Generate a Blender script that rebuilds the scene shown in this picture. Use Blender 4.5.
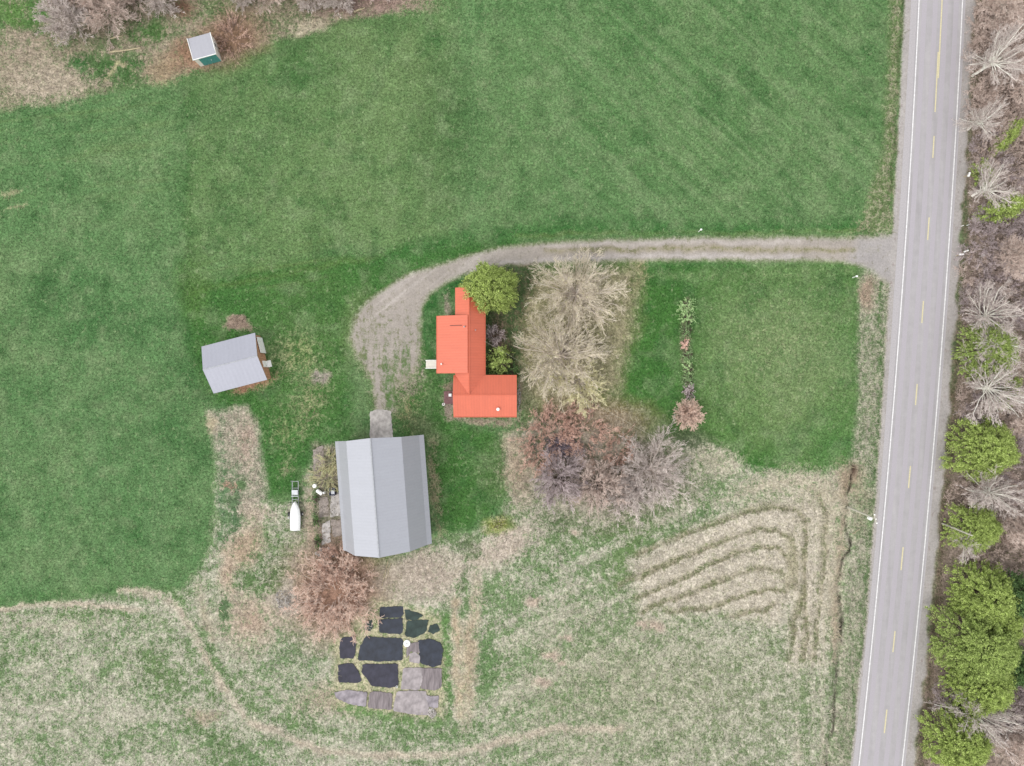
import bpy, math
import numpy as np
from mathutils import Vector
for o in list(bpy.data.objects):
    bpy.data.objects.remove(o)
SC = bpy.context.scene
COL = SC.collection
R = math.radians
# ------------------------------------------------------------------ camera, sky, sun
S = 0.15            # metres per photo pixel on the ground
H = 105.0           # height of the drone
cam = bpy.data.cameras.new('camera')
cam.sensor_width = 36.0
cam.lens = 18.0 / ((512 * S) / H)
cam.clip_end = 9000
cam.clip_start = 1
camo = bpy.data.objects.new('camera', cam)
COL.objects.link(camo)
camo.location = (0, 0, H)
SC.camera = camo
SUN_EL, SUN_AZ = R(52), R(238)      # azimuth clockwise from north (+Y): from the south-west
w = bpy.data.worlds.new("World"); SC.world = w
w.use_nodes = True
nt = w.node_tree; nt.nodes.clear()
sky = nt.nodes.new('ShaderNodeTexSky'); sky.sky_type = 'NISHITA'; sky.sun_disc = False
sky.sun_elevation = SUN_EL; sky.sun_rotation = SUN_AZ
sky.air_density = 1.0; sky.dust_density = 3.0; sky.ozone_density = 1.0
hs = nt.nodes.new('ShaderNodeHueSaturation'); hs.inputs['Saturation'].default_value = 0.16
gm = nt.nodes.new('ShaderNodeGamma'); gm.inputs['Gamma'].default_value = 0.45      # a cloud layer evens the sky out
bg = nt.nodes.new('ShaderNodeBackground'); bg.inputs['Strength'].default_value = 0.15
ow = nt.nodes.new('ShaderNodeOutputWorld')
nt.links.new(sky.outputs[0], hs.inputs['Color']); nt.links.new(hs.outputs[0], gm.inputs[0]); vm = nt.nodes.new('ShaderNodeVectorMath'); vm.operation = 'SCALE'; vm.inputs['Scale'].default_value = 1.9
nt.links.new(gm.outputs[0], vm.inputs[0]); nt.links.new(vm.outputs[0], bg.inputs[0]); nt.links.new(bg.outputs[0], ow.inputs[0])
sun = bpy.data.lights.new('sun', 'SUN'); sun.energy = 0.5; sun.angle = R(24); sun.color = (1.0, 0.965, 0.92)
suno = bpy.data.objects.new('sun', sun); COL.objects.link(suno)
d = Vector((math.sin(SUN_AZ) * math.cos(SUN_EL), math.cos(SUN_AZ) * math.cos(SUN_EL), math.sin(SUN_EL)))
suno.rotation_euler = d.to_track_quat('Z', 'Y').to_euler()
suno.location = (0, 0, 60)
SC.view_settings.view_transform = 'Standard'
SC.view_settings.look = 'None'
SC.view_settings.exposure = 1.52
SC.view_settings.gamma = 1
SC.render.engine = 'CYCLES'
GAIN = 2.0          # picture value = albedo * GAIN for a flat surface

# ------------------------------------------------------------------ helpers
def lin(v):
    v = v / 255.0
    return v / 12.92 if v <= 0.04045 else ((v + 0.055) / 1.055) ** 2.4
def C(r, g, b):
    return (lin(r) / GAIN, lin(g) / GAIN, lin(b) / GAIN)
def P(px, py, h=0.0):
    k = S * (H - h) / H
    return ((px - 512) * k, (383 - py) * k)
def link(o): COL.objects.link(o); return o
def setp(o, label=None, cat=None, group=None, kind=None):
    if label: o['label'] = label
    if cat: o['category'] = cat
    if group: o['group'] = group
    if kind: o['kind'] = kind
    return o
def mesh_np(name, verts, faces, mat, parent=None, smooth=False):
    """verts (n,3); faces (m,k) array all the same size"""
    verts = np.asarray(verts, np.float32); faces = np.asarray(faces, np.int32)
    me = bpy.data.meshes.new(name)
    m, k = faces.shape
    me.vertices.add(len(verts)); me.vertices.foreach_set('co', verts.ravel())
    me.loops.add(m * k); me.loops.foreach_set('vertex_index', faces.ravel())
    me.polygons.add(m); me.polygons.foreach_set('loop_start', np.arange(m, dtype=np.int32) * k)
    me.polygons.foreach_set('loop_total', np.full(m, k, np.int32))
    me.polygons.foreach_set('use_smooth', np.full(m, smooth))
    me.materials.append(mat); me.update(calc_edges=True); me.validate()
    o = bpy.data.objects.new(name, me); link(o)
    if parent: o.parent = parent
    return o
class MB:
    """collects polygons into one mesh"""
    def __init__(s): s.v = []; s.f = []
    def poly(s, pts):
        n = len(s.v); s.v += [tuple(p) for p in pts]; s.f.append(list(range(n, n + len(pts)))); return s
    def hexa(s, b, t):
        n = len(s.v); k = len(b); s.v += [tuple(p) for p in b] + [tuple(p) for p in t]
        s.f.append([n + i for i in reversed(range(k))]); s.f.append([n + k + i for i in range(k)])
        for i in range(k):
            j = (i + 1) % k; s.f.append([n + i, n + j, n + k + j, n + k + i])
        return s
    def box(s, c, d, rz=0.0):
        x, y, z = c; a, b, h = d[0] / 2, d[1] / 2, d[2] / 2; cs, sn = math.cos(rz), math.sin(rz)
        q = [(x + u * cs - v * sn, y + u * sn + v * cs) for u, v in ((-a, -b), (a, -b), (a, b), (-a, b))]
        return s.hexa([(p[0], p[1], z - h) for p in q], [(p[0], p[1], z + h) for p in q])
    def slab(s, quad, th):
        """a sheet given by its top corners, with thickness th downwards"""
        return s.hexa([(p[0], p[1], p[2] - th) for p in quad], quad)
    def tube(s, a, b, ra, rb=None, n=8):
        rb = ra if rb is None else rb
        a = Vector(a); b = Vector(b); d = (b - a).normalized()
        u = d.orthogonal().normalized(); v = d.cross(u)
        ring = lambda c, r: [tuple(c + r * (math.cos(t) * u + math.sin(t) * v)) for t in [2 * math.pi * i / n for i in range(n)]]
        return s.hexa(ring(a, ra), ring(b, rb))
    def lathe(s, c, prof, n=16, axis='z'):
        rings = []
        for r, z in prof:
            rg = []
            for i in range(n):
                t = 2 * math.pi * i / n
                p = (r * math.cos(t), r * math.sin(t), z)
                if axis == 'x': p = (p[2], p[0], p[1])
                if axis == 'y': p = (p[0], p[2], p[1])
                rg.append((c[0] + p[0], c[1] + p[1], c[2] + p[2]))
            rings.append(rg)
        n0 = len(s.v)
        for rg in rings: s.v += rg
        for k in range(len(rings) - 1):
            for i in range(n):
                j = (i + 1) % n
                s.f.append([n0 + k * n + i, n0 + k * n + j, n0 + (k + 1) * n + j, n0 + (k + 1) * n + i])
        s.f.append([n0 + i for i in reversed(range(n))]); s.f.append([n0 + (len(rings) - 1) * n + i for i in range(n)])
        return s
    def build(s, name, mat, parent=None, smooth=False, bevel=0):
        me = bpy.data.meshes.new(name); me.from_pydata(s.v, [], s.f); me.materials.append(mat)
        me.update()
        import bmesh
        bm = bmesh.new(); bm.from_mesh(me); bmesh.ops.recalc_face_normals(bm, faces=bm.faces); bm.to_mesh(me); bm.free()
        if smooth:
            me.polygons.foreach_set('use_smooth', [True] * len(me.polygons))
        o = bpy.data.objects.new(name, me); link(o)
        if parent: o.parent = parent
        if bevel:
            m = o.modifiers.new('bevel', 'BEVEL'); m.width = bevel; m.segments = 2; m.limit_method = 'ANGLE'
        return o
def empty(name, loc, label, cat, group=None, rz=0):
    o = bpy.data.objects.new(name, None); link(o); o.location = loc; o.rotation_euler = (0, 0, rz)
    o.empty_display_size = 0.3
    return setp(o, label, cat, group)
def dup(root, loc, rz, label, sc=(1, 1, 1), group=None):
    r = root.copy(); link(r); r.location = loc; r.rotation_euler = (0, 0, rz); r.scale = sc; r['label'] = label
    if group: r['group'] = group
    for ch in list(root.children):
        c = ch.copy(); link(c); c.parent = r
        for g in list(ch.children):
            k = g.copy(); link(k); k.parent = c
    return r

# ------------------------------------------------------------------ materials
def new_mat(name):
    m = bpy.data.materials.new(name); m.use_nodes = True
    nt = m.node_tree; b = nt.nodes['Principled BSDF']
    return m, nt, b
def ramp(nt, fac, stops, interp='LINEAR'):
    r = nt.nodes.new('ShaderNodeValToRGB'); r.color_ramp.interpolation = interp
    e = r.color_ramp.elements
    while len(e) < len(stops): e.new(0.5)
    for i, (p, c) in enumerate(stops):
        e[i].position = p; e[i].color = (c[0], c[1], c[2], 1)
    nt.links.new(fac, r.inputs[0]); return r.outputs[0]
def noise(nt, scale, detail=4, rough=0.55, vec=None, dist=0):
    n = nt.nodes.new('ShaderNodeTexNoise'); n.inputs['Scale'].default_value = scale
    n.inputs['Detail'].default_value = detail; n.inputs['Roughness'].default_value = rough
    n.inputs['Distortion'].default_value = dist
    if vec: nt.links.new(vec, n.inputs['Vector'])
    return n.outputs['Fac']
def objc(nt, scale=(1, 1, 1), rot=(0, 0, 0)):
    t = nt.nodes.new('ShaderNodeTexCoord'); mp = nt.nodes.new('ShaderNodeMapping')
    mp.inputs['Scale'].default_value = scale; mp.inputs['Rotation'].default_value = rot
    nt.links.new(t.outputs['Object'], mp.inputs[0]); return mp.outputs[0]
def math_n(nt, op, a, b=None, clamp=False):
    m = nt.nodes.new('ShaderNodeMath'); m.operation = op; m.use_clamp = clamp
    for i, v in enumerate((a, b)):
        if v is None: continue
        if isinstance(v, (int, float)): m.inputs[i].default_value = v
        else: nt.links.new(v, m.inputs[i])
    return m.outputs[0]
def mixc(nt, fac, a, b, mode='MIX'):
    m = nt.nodes.new('ShaderNodeMix'); m.data_type = 'RGBA'; m.blend_type = mode
    for s_, v in ((m.inputs[0], fac), (m.inputs[6], a), (m.inputs[7], b)):
        if isinstance(v, (int, float)): s_.default_value = v
        elif isinstance(v, tuple): s_.default_value = (v[0], v[1], v[2], 1)
        else: nt.links.new(v, s_)
    return m.outputs[2]
def bump(nt, b, h, strength=0.3, dist=0.05):
    n = nt.nodes.new('ShaderNodeBump'); n.inputs['Strength'].default_value = strength; n.inputs['Distance'].default_value = dist
    nt.links.new(h, n.inputs['Height']); nt.links.new(n.outputs[0], b.inputs['Normal'])
def simple(name, col, rough=0.7, var=0.12, scale=3.0, metallic=0.0, bumpd=0.01, spec=0.3, stretch=(1, 1, 1)):
    m, nt, b = new_mat(name)
    v = objc(nt, stretch)
    n1 = noise(nt, scale, 5, 0.6, v)
    lo = tuple(c * (1 - var * 1.6) for c in col); hi = tuple(min(1, c * (1 + var * 1.6)) for c in col)
    nt.links.new(ramp(nt, n1, [(0.3, lo), (0.7, hi)]), b.inputs['Base Color'])
    b.inputs['Roughness'].default_value = rough; b.inputs['Metallic'].default_value = metallic
    b.inputs['Specular IOR Level'].default_value = spec
    if bumpd: bump(nt, b, n1, 0.4, bumpd)
    return m
def island(name, cols, rough=0.8, nscale=0.5, nvar=0.3, trans=0.0):
    """colour varies per loose piece (blade, twig, leaf) and softly over the plant"""
    m, nt, b = new_mat(name)
    g = nt.nodes.new('ShaderNodeNewGeometry')
    k = len(cols)
    c = ramp(nt, g.outputs['Random Per Island'], [(i / max(1, k - 1), q) for i, q in enumerate(cols)])
    oi = nt.nodes.new('ShaderNodeObjectInfo')
    va = nt.nodes.new('ShaderNodeVectorMath'); va.operation = 'ADD'
    cb = nt.nodes.new('ShaderNodeTexCoord'); nt.links.new(cb.outputs['Object'], va.inputs[0]); nt.links.new(oi.outputs['Location'], va.inputs[1])
    n = noise(nt, nscale, 3, 0.6, va.outputs[0])
    v = ramp(nt, n, [(0.3, (1 - nvar,) * 3), (0.7, (1 + nvar,) * 3)])
    # ColorRamp clamps to 1, so keep the bright end in a multiply
    mm = nt.nodes.new('ShaderNodeMapRange'); mm.inputs['From Min'].default_value = 0.3; mm.inputs['From Max'].default_value = 0.7
    mm.inputs['To Min'].default_value = 1 - nvar; mm.inputs['To Max'].default_value = 1 + nvar
    nt.links.new(n, mm.inputs['Value'])
    out = mixc(nt, 1.0, c, mm.outputs[0], 'MULTIPLY')
    nt.links.new(out, b.inputs['Base Color'])
    b.inputs['Roughness'].default_value = rough; b.inputs['Specular IOR Level'].default_value = 0.15
    if trans:
        tr = nt.nodes.new('ShaderNodeBsdfTranslucent'); nt.links.new(out, tr.inputs[0])
        ms = nt.nodes.new('ShaderNodeMixShader'); ms.inputs[0].default_value = trans
        o = nt.nodes['Material Output']
        nt.links.new(b.outputs[0], ms.inputs[1]); nt.links.new(tr.outputs[0], ms.inputs[2]); nt.links.new(ms.outputs[0], o.inputs[0])
    return m
def metal_roof(name, col, axis_scale, rough=0.5, metallic=0.25, rib=2.6, streak=0.06, ribcol=0.9):
    """sheet metal: fine ribs running down the slope (axis 'x' or 'y' is the one ACROSS the ribs)"""
    m, nt, b = new_mat(name)
    v = objc(nt)
    wv = nt.nodes.new('ShaderNodeTexWave'); wv.wave_type = 'BANDS'; wv.bands_direction = axis_scale
    wv.inputs['Scale'].default_value = rib; wv.inputs['Distortion'].default_value = 0
    nt.links.new(v, wv.inputs[0])
    n1 = noise(nt, 0.5, 5, 0.6, objc(nt, (2.5, 0.4, 1) if axis_scale == 'X' else (0.4, 2.5, 1)))
    n2 = noise(nt, 4, 4, 0.6, v)
    c1 = ramp(nt, n1, [(0.3, tuple(c * (1 - streak) for c in col)), (0.7, tuple(c * (1 + streak) for c in col))])
    c2 = mixc(nt, 1.0, c1, ramp(nt, wv.outputs[1], [(0.0, (ribcol,) * 3), (0.16, (1, 1, 1))]), 'MULTIPLY')
    c3 = mixc(nt, 1.0, c2, ramp(nt, n2, [(0.25, (0.94,) * 3), (0.6, (1, 1, 1))]), 'MULTIPLY')
    nt.links.new(c3, b.inputs['Base Color'])
    b.inputs['Roughness'].default_value = rough; b.inputs['Metallic'].default_value = metallic
    bump(nt, b, wv.outputs[1], 0.25, 0.02)
    return m
M = {}
M['white'] = simple('white_paint', (0.72, 0.72, 0.70), 0.5, 0.05)
M['trim'] = simple('cream_trim', (0.55, 0.52, 0.46), 0.6, 0.06)
M['glass'] = simple('window_glass', (0.05, 0.06, 0.07), 0.1, 0.1, spec=0.6, bumpd=0)
M['siding'] = simple('pale_siding', (0.42, 0.40, 0.37), 0.7, 0.08, stretch=(1, 1, 8))
M['barnwood'] = simple('weathered_barn_boards', (0.20, 0.14, 0.11), 0.9, 0.25, 2.5, stretch=(3, 3, 0.4))
M['garagewood'] = simple('orange_brown_boards', (0.36, 0.20, 0.12), 0.8, 0.2, 2.5, stretch=(3, 3, 0.4))
M['teal'] = simple('teal_paint', (0.05, 0.19, 0.17), 0.5, 0.10)
M['concrete'] = simple('worn_concrete', C(214, 208, 203), 0.9, 0.24, 1.2)
M['slabbrown'] = simple('brown_slab', C(182, 170, 162), 0.9, 0.22, 1.5)
M['deckwood'] = simple('red_brown_deck', C(150, 110, 112), 0.8, 0.15, 2, stretch=(1, 6, 1))
M['black'] = simple('dark_metal', (0.03, 0.03, 0.035), 0.5, 0.2)
M['galv'] = simple('galvanised_steel', (0.35, 0.36, 0.38), 0.45, 0.1, metallic=0.4)
M['timber'] = simple('bleached_timber', C(215, 200, 165), 0.85, 0.12, 3)
M['pole'] = simple('grey_pole_wood', C(232, 228, 210), 0.85, 0.12, 3)
M['gel'] = simple('boat_white', (0.62, 0.63, 0.62), 0.35, 0.03)
M['blue'] = simple('navy_plastic', (0.04, 0.045, 0.10), 0.4, 0.1)
M['stone'] = island('field_stone', [C(180, 170, 162), C(235, 230, 224), C(205, 196, 190)], nvar=0.1)
M['redroofW'] = metal_roof('red_roof_sheet', (0.48, 0.106, 0.056), 'Y', 0.45, 0.0, 0.8, 0.06, 0.91)
M['redroofE'] = metal_roof('red_roof_sheet_cross', (0.48, 0.106, 0.056), 'X', 0.45, 0.0, 0.8, 0.06, 0.91)
M['barnroof'] = metal_roof('barn_roof_sheet', (0.315, 0.322, 0.355), 'Y', 0.42, 0.1, 0.72, 0.02, 0.965)
M['garageroof'] = metal_roof('garage_roof_sheet', (0.285, 0.29, 0.335), 'X', 0.45, 0.1, 0.5, 0.03, 0.985)
M['shedroof'] = metal_roof('shed_roof_sheet', (0.30, 0.30, 0.33), 'X', 0.5, 0.1, 0.5, 0.03, 0.985)

# ------------------------------------------------------------------ ground painter (all in photo pixels on the ground plane)
rng0 = np.random.default_rng(5)
TAB = rng0.random((256, 256))
def vnoise(x, y):
    xi = np.floor(x).astype(int); yi = np.floor(y).astype(int); fx = x - xi; fy = y - yi
    fx = fx * fx * (3 - 2 * fx); fy = fy * fy * (3 - 2 * fy)
    a = TAB[xi & 255, yi & 255]; b = TAB[(xi + 1) & 255, yi & 255]; c = TAB[xi & 255, (yi + 1) & 255]; e = TAB[(xi + 1) & 255, (yi + 1) & 255]
    return (a * (1 - fx) + b * fx) * (1 - fy) + (c * (1 - fx) + e * fx) * fy
def fbm(x, y, s, oct=4, off=0.0):
    """s = feature size in px; returns about -1..1"""
    r = 0; a = 0.5; t = 0
    for i in range(oct):
        r = r + a * vnoise(x / s + 17.3 * i + off, y / s + 9.1 * i + off * 1.7); t += a; a *= 0.55; s = s / 2.03
    return (r / t - 0.5) * 2.6
def streak(x, y, ang, la, lb, off=0):
    """noise stretched along ang (degrees, picture axes): la = length, lb = width of the streaks"""
    a = R(ang); u = x * math.cos(a) + y * math.sin(a); v = -x * math.sin(a) + y * math.cos(a)
    return (0.6 * vnoise(u / la + off, v / lb + off) + 0.4 * vnoise(u / la * 2 + 7 + off, v / lb * 2.1 + 3) - 0.5) * 2.4
def seg_dist(x, y, pts, closed=False):
    dmin = np.full(x.shape, 1e9)
    n = len(pts)
    for i in range(n if closed else n - 1):
        ax, ay = pts[i]; bx, by = pts[(i + 1) % n]
        dx, dy = bx - ax, by - ay; L = dx * dx + dy * dy + 1e-9
        t = np.clip(((x - ax) * dx + (y - ay) * dy) / L, 0, 1)
        dmin = np.minimum(dmin, np.hypot(x - ax - t * dx, y - ay - t * dy))
    return dmin
def inside(x, y, pts):
    r = np.zeros(x.shape, bool); n = len(pts)
    for i in range(n):
        ax, ay = pts[i]; bx, by = pts[(i + 1) % n]
        if ay == by: continue
        c = ((ay > y) != (by > y)) & (x < (bx - ax) * (y - ay) / (by - ay) + ax)
        r ^= c
    return r
YL = np.array([0, 192, 383, 576, 766.]); 
PL = np.polyfit(YL, [919, 908.7, 895.5, 878, 859], 2); PR = np.polyfit(YL, [962.5, 952, 939, 921.5, 902], 2)
def edge(pf, y, off=0.0):
    y = np.asarray(y, float); yc = np.clip(y, -200, 1000)
    sl = np.where(y < -200, 2 * pf[0] * -200 + pf[1], 2 * pf[0] * 1000 + pf[1])
    return np.polyval(pf, yc) + (y - yc) * sl + off

def paint(x, y):
    N = x.shape
    wx = x + 5 * fbm(x, y, 22, 3, 3.1) ; wy = y + 5 * fbm(x, y, 22, 3, 8.7)
    wx1 = x + 2.0 * fbm(x, y, 9, 4, 1.1) + 2.2 * fbm(x, y, 26, 2, 1.9); wy1 = y + 2.0 * fbm(x, y, 9, 4, 4.7) + 2.2 * fbm(x, y, 26, 2, 6.9)
    wx = wx + 3 * fbm(x, y, 9, 3, 15.); wy = wy + 3 * fbm(x, y, 9, 3, 18.)
    A = np.empty(N + (3,)); A[:] = C(92, 136, 82)
    B = np.empty(N + (3,)); B[:] = C(150, 168, 124)
    F = np.full(N, 0.07)
    def amix(m, a=None, b=None, f=None):
        nonlocal A, B, F
        if a is not None: A = A * (1 - m[..., None]) + np.array(C(*a)) * m[..., None]
        if b is not None: B = B * (1 - m[..., None]) + np.array(C(*b)) * m[..., None]
        if f is not None: F = F * (1 - m) + f * m
    def reg(pts, soft, a=None, b=None, f=None, warp=1, k=1.0):
        xx, yy = (wx, wy) if warp == 2 else ((wx1, wy1) if warp == 1 else (x + (wx1 - x) * .3, y + (wy1 - y) * .3))
        dd = seg_dist(xx, yy, pts, True); dd = np.where(inside(xx, yy, pts), dd, -dd)
        m = np.clip(dd / (soft * 1.7) + 0.5, 0, 1) * k; amix(m, a, b, f); return m
    def ell(cx, cy, rx, ry, a=None, b=None, f=None, soft=0.5, k=1.0, rot=0):
        t = R(rot); u = (wx - cx) * math.cos(t) + (wy - cy) * math.sin(t); v = -(wx - cx) * math.sin(t) + (wy - cy) * math.cos(t)
        q = np.hypot(u / rx, v / ry); so = soft * 2.1; m = np.clip((1 + so / 2 - q) / so, 0, 1) * k; amix(m, a, b, f); return m
    def line(pts, hw, soft, a=None, b=None, f=None, k=1.0, warp=1):
        xx, yy = (wx1, wy1) if warp else (x, y)
        dd = seg_dist(xx, yy, pts); m = np.clip((hw - dd) / (soft * 1.4) + 0.5, 0, 1) * k * np.clip(.85 + .5 * fbm(x, y, 12, 3, 77.), 0, 1); amix(m, a, b, f); return m
    # ---- open field
    big = fbm(x, y, 120, 4, 2.0); mid = fbm(x, y, 34, 4, 5.0)
    amix(np.clip(0.3 + 0.8 * big + 0.4 * mid, 0, 1) * 0.85, a=(110, 146, 94))
    # two passes of different age: the north-east sward is paler than the west one
    amix(np.clip((x - 186 - 4 * fbm(x, y, 30, 2)) / 6 + .5, 0, 1) * np.clip((470 - x) / 40, 0, 1) * np.clip((280 - y) / 30, 0, 1) * .4, a=(112, 142, 84))
    amix(np.clip(streak(x, y, -6, 90, 5, 12.) * .45, 0, 1) * np.clip((190 - x) / 30, 0, 1) * np.clip((240 - y) / 80, 0, 1), a=(116, 146, 88))
    amix(np.clip(streak(x, y, 86, 110, 6, 13.) * .35, 0, 1) * np.clip((210 - x) / 40, 0, 1) * np.clip((y - 350) / 60, 0, 1), a=(112, 148, 100))
    amix(np.clip(-0.1 + 0.8 * fbm(x, y, 60, 4, 11.) - 0.4 * mid, 0, 1), a=(64, 112, 60))
    F = F + 0.05 * np.clip(mid, 0, 1)
    # NE field: diagonal mowing, lighter
    reg([(470, -400), (1000, -400), (905, 0), (890, 235), (520, 235), (470, 200)], 60, a=(96, 138, 82), warp=2, k=0.5)
    amix(np.clip(streak(x, y, 42, 90, 4.5, 2.) * 0.7, 0, 1) * np.clip((x - 470) / 120, 0, 1) * np.clip((255 - y) / 60, 0, 1), a=(118, 152, 102))
    amix(np.clip(-streak(x, y, 42, 90, 4.5, 2.) * 0.6, 0, 1) * np.clip((x - 470) / 120, 0, 1) * np.clip((255 - y) / 60, 0, 1), a=(70, 116, 62))
    line([(474, -200), (474, 235)], 9, 14, a=(104, 148, 92), f=0.12, k=0.6)
    ell(480, 60, 9, 35, f=0.35, k=0.6, soft=1.2); ell(445, 25, 20, 6, f=0.3, k=.6, soft=1.2)
    ell(448, 128, 20, 40, a=(48, 94, 44), f=0.02, soft=1.6, k=.9); ell(300, 72, 26, 18, a=(48, 104, 46), f=0.02, soft=1.6); ell(205, 110, 16, 12, a=(62, 108, 58), soft=1.6, k=.7)
    ell(320, 150, 100, 60, a=(104, 140, 86), f=0.12, soft=1.4, k=0.5)
    line([(-100, 208), (8, 194), (22, 191)], 2.2, 3, f=0.75, b=(180, 178, 140)); line([(0, 212), (28, 205)], 1.6, 3, f=0.65, b=(180, 178, 140))
    line([(190, 60), (186, 190), (184, 290)], 7, 12, a=(62, 108, 54), k=.7)
    # ---- rough band, top left
    band = [(-900, -900), (700, -900), (460, -60), (450, -5), (400, 8), (330, 25), (262, 45), (240, 52), (222, 66), (190, 73), (150, 81), (100, 92), (50, 103), (0, 111), (-900, 230)]
    mb = reg(band, 5, a=(108, 132, 88), b=(186, 172, 150), f=0.55)
    F = F + mb * 0.28 * fbm(x, y, 18, 3, 7.)
    ell(20, 12, 38, 16, a=(92, 134, 70), f=0.12); ell(-150, -20, 130, 40, a=(92, 134, 70), f=0.12)
    ell(46, 82, 42, 20, b=(200, 186, 166), f=0.85); ell(20, 45, 30, 14, b=(190, 174, 155), f=0.68, k=.8)
    ell(30, 98, 50, 6, f=0.45, k=0.7, rot=-8)
    ell(118, 70, 32, 16, a=(76, 118, 64), f=0.2); ell(150, 32, 20, 12, a=(84, 124, 68), f=0.2); ell(78, 62, 10, 8, a=(64, 112, 58), f=0.15)
    line([(120, 62), (108, 80)], 1.5, 2, b=(200, 196, 150), f=.8); line([(118, 62), (134, 70)], 1.2, 2, b=(200, 196, 150), f=.8)
    ell(166, 68, 18, 15, b=(186, 166, 138), f=0.9); ell(232, 36, 32, 26, b=(166, 136, 114), a=(120, 105, 75), f=0.85, rot=-20)
    ell(190, 55, 18, 14, b=(176, 142, 118), f=0.9); ell(285, 22, 30, 14, a=(104, 124, 84), f=0.45); ell(310, 26, 16, 8, b=(206, 194, 170), f=0.85)
    ell(205, 8, 30, 12, a=(96, 120, 76), f=0.35); ell(370, 6, 60, 10, b=(176, 152, 140), f=0.85); ell(180, 8, 12, 12, b=(150, 120, 100), f=0.8)
    # ---- lush mown grass round the yard
    reg([(184, 285), (250, 268), (350, 256), (520, 236), (520, 262), (420, 300), (350, 330), (352, 440), (312, 446), (300, 500), (268, 500), (256, 430), (215, 402), (186, 350)], 8, a=(70, 119, 58), f=0.04)
    amix(np.clip(streak(x, y, -10, 70, 6, 5.) * 0.5, 0, 1) * np.clip((355 - x) / 40, 0, 1) * np.clip((x - 190) / 20, 0, 1) * np.clip((y - 225) / 20, 0, 1) * np.clip((310 - y) / 25, 0, 1), a=(112, 140, 82))
    line([(186, 292), (300, 272), (400, 250)], 2, 5, a=(105, 130, 72), f=.2, k=.5)
    line([(186, 285), (187, 330), (184, 375), (205, 400)], 4, 8, a=(56, 104, 54), f=0.02, k=.8)
    ell(193, 290, 16, 30, a=(84, 122, 60), k=.6)
    line([(390, 254), (450, 240), (520, 232), (620, 229), (760, 229), (860, 226)], 7, 9, a=(62, 116, 56), f=0.03, k=.85)
    line([(520, 236), (620, 234), (760, 233), (860, 231)], 1.5, 3, a=(100, 130, 72), f=0.35, k=.8)
    reg([(875, 190), (893, 180), (892, 236), (850, 236)], 8, b=(180, 170, 140), f=0.35); ell(875, 218, 7, 9, b=(190, 176, 155), f=0.85)
    ell(288, 355, 18, 16, b=(196, 200, 150), f=0.62, soft=.9); ell(300, 352, 10, 18, b=(176, 182, 130), f=0.45, soft=.9)
    ell(238, 324, 14, 6, b=(172, 152, 136), f=1.0, soft=.3); ell(250, 384, 26, 8, b=(190, 150, 124), f=0.8, soft=.5, rot=-15)
    ell(310, 400, 14, 36, b=(176, 174, 134), f=0.55, soft=1., rot=18); ell(285, 430, 16, 20, b=(150, 160, 112), f=0.42, soft=1.)
    ell(322, 375, 11, 7, b=(182, 172, 160), f=0.98, soft=.3, rot=-28)
    ell(306, 350, 30, 50, a=(96, 128, 74), f=.25, k=.5, soft=1.2)
    # lawn between barn and house
    reg([(425, 398), (445, 408), (462, 426), (492, 430), (503, 450), (508, 490), (494, 512), (462, 531), (444, 534), (436, 500), (428, 440), (396, 432), (394, 405)], 6, a=(72, 120, 58), f=0.06)
    reg([(420, 275), (455, 268), (462, 285), (437, 312), (434, 374), (420, 370), (420, 320)], 5, a=(60, 112, 56), f=0.04)
    reg([(395, 385), (430, 372), (450, 384), (446, 420), (400, 436)], 8, a=(76, 120, 62), f=0.12)
    ell(408, 408, 12, 20, b=(180, 172, 130), f=0.45, soft=1.); ell(424, 425, 22, 8, a=(110, 130, 90), f=0.3, k=.7, rot=35)
    line([(432, 440), (436, 500), (440, 535)], 5, 6, b=(182, 172, 140), f=0.68); line([(460, 450), (466, 480)], 1.5, 5, f=0.4)
    ell(446, 384, 9, 8, b=(160, 146, 126), f=0.7); ell(449, 404, 9, 12, b=(176, 160, 146), f=0.8)
    line([(452, 418), (480, 422), (520, 420), (521, 380)], 4, 4, b=(186, 170, 150), f=0.7)
    ell(449, 305, 4, 12, b=(180, 168, 150), f=.8)
    # east lawn
    law = [(600, 262), (800, 264), (857, 266), (862, 300), (860, 380), (853, 440), (845, 466), (822, 471), (765, 469), (738, 463), (718, 448), (700, 441), (600, 438), (590, 420), (540, 400), (540, 262)]
    ml = reg(law, 4, a=(70, 120, 56), f=0.04)
    amix(ml * np.clip(streak(x, y, -58, 80, 5, 4.) * 0.8, 0, 1) * np.clip((x - 695) / 30, 0, 1), a=(116, 150, 94))
    amix(ml * np.clip(-streak(x, y, -58, 70, 6, 4.) * 0.45, 0, 1), a=(58, 108, 50))
    amix(ml * np.clip(0.3 + fbm(x, y, 50, 4, 9.), 0, 1) * np.clip((x - 690) / 40, 0, 1) * 0.7, a=(106, 142, 84))
    ell(780, 345, 50, 38, b=(172, 178, 136), a=(118, 148, 96), f=0.30, soft=1.3); ell(745, 400, 40, 30, a=(110, 144, 86), f=.18, soft=1.2, k=.8); ell(810, 410, 26, 30, a=(120, 150, 96), f=0.25, soft=1.3)
    ell(830, 440, 22, 28, a=(72, 126, 60), f=0.04, soft=1.2, k=.8)
    line([(640, 276), (700, 275), (850, 272)], 2.5, 6, b=(150, 168, 118), a=(100, 138, 82), f=0.3)
    line([(686, 300), (686, 340), (687, 396)], 2.6, 3.5, a=(104, 124, 84), b=(160, 156, 130), f=.5)
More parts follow.
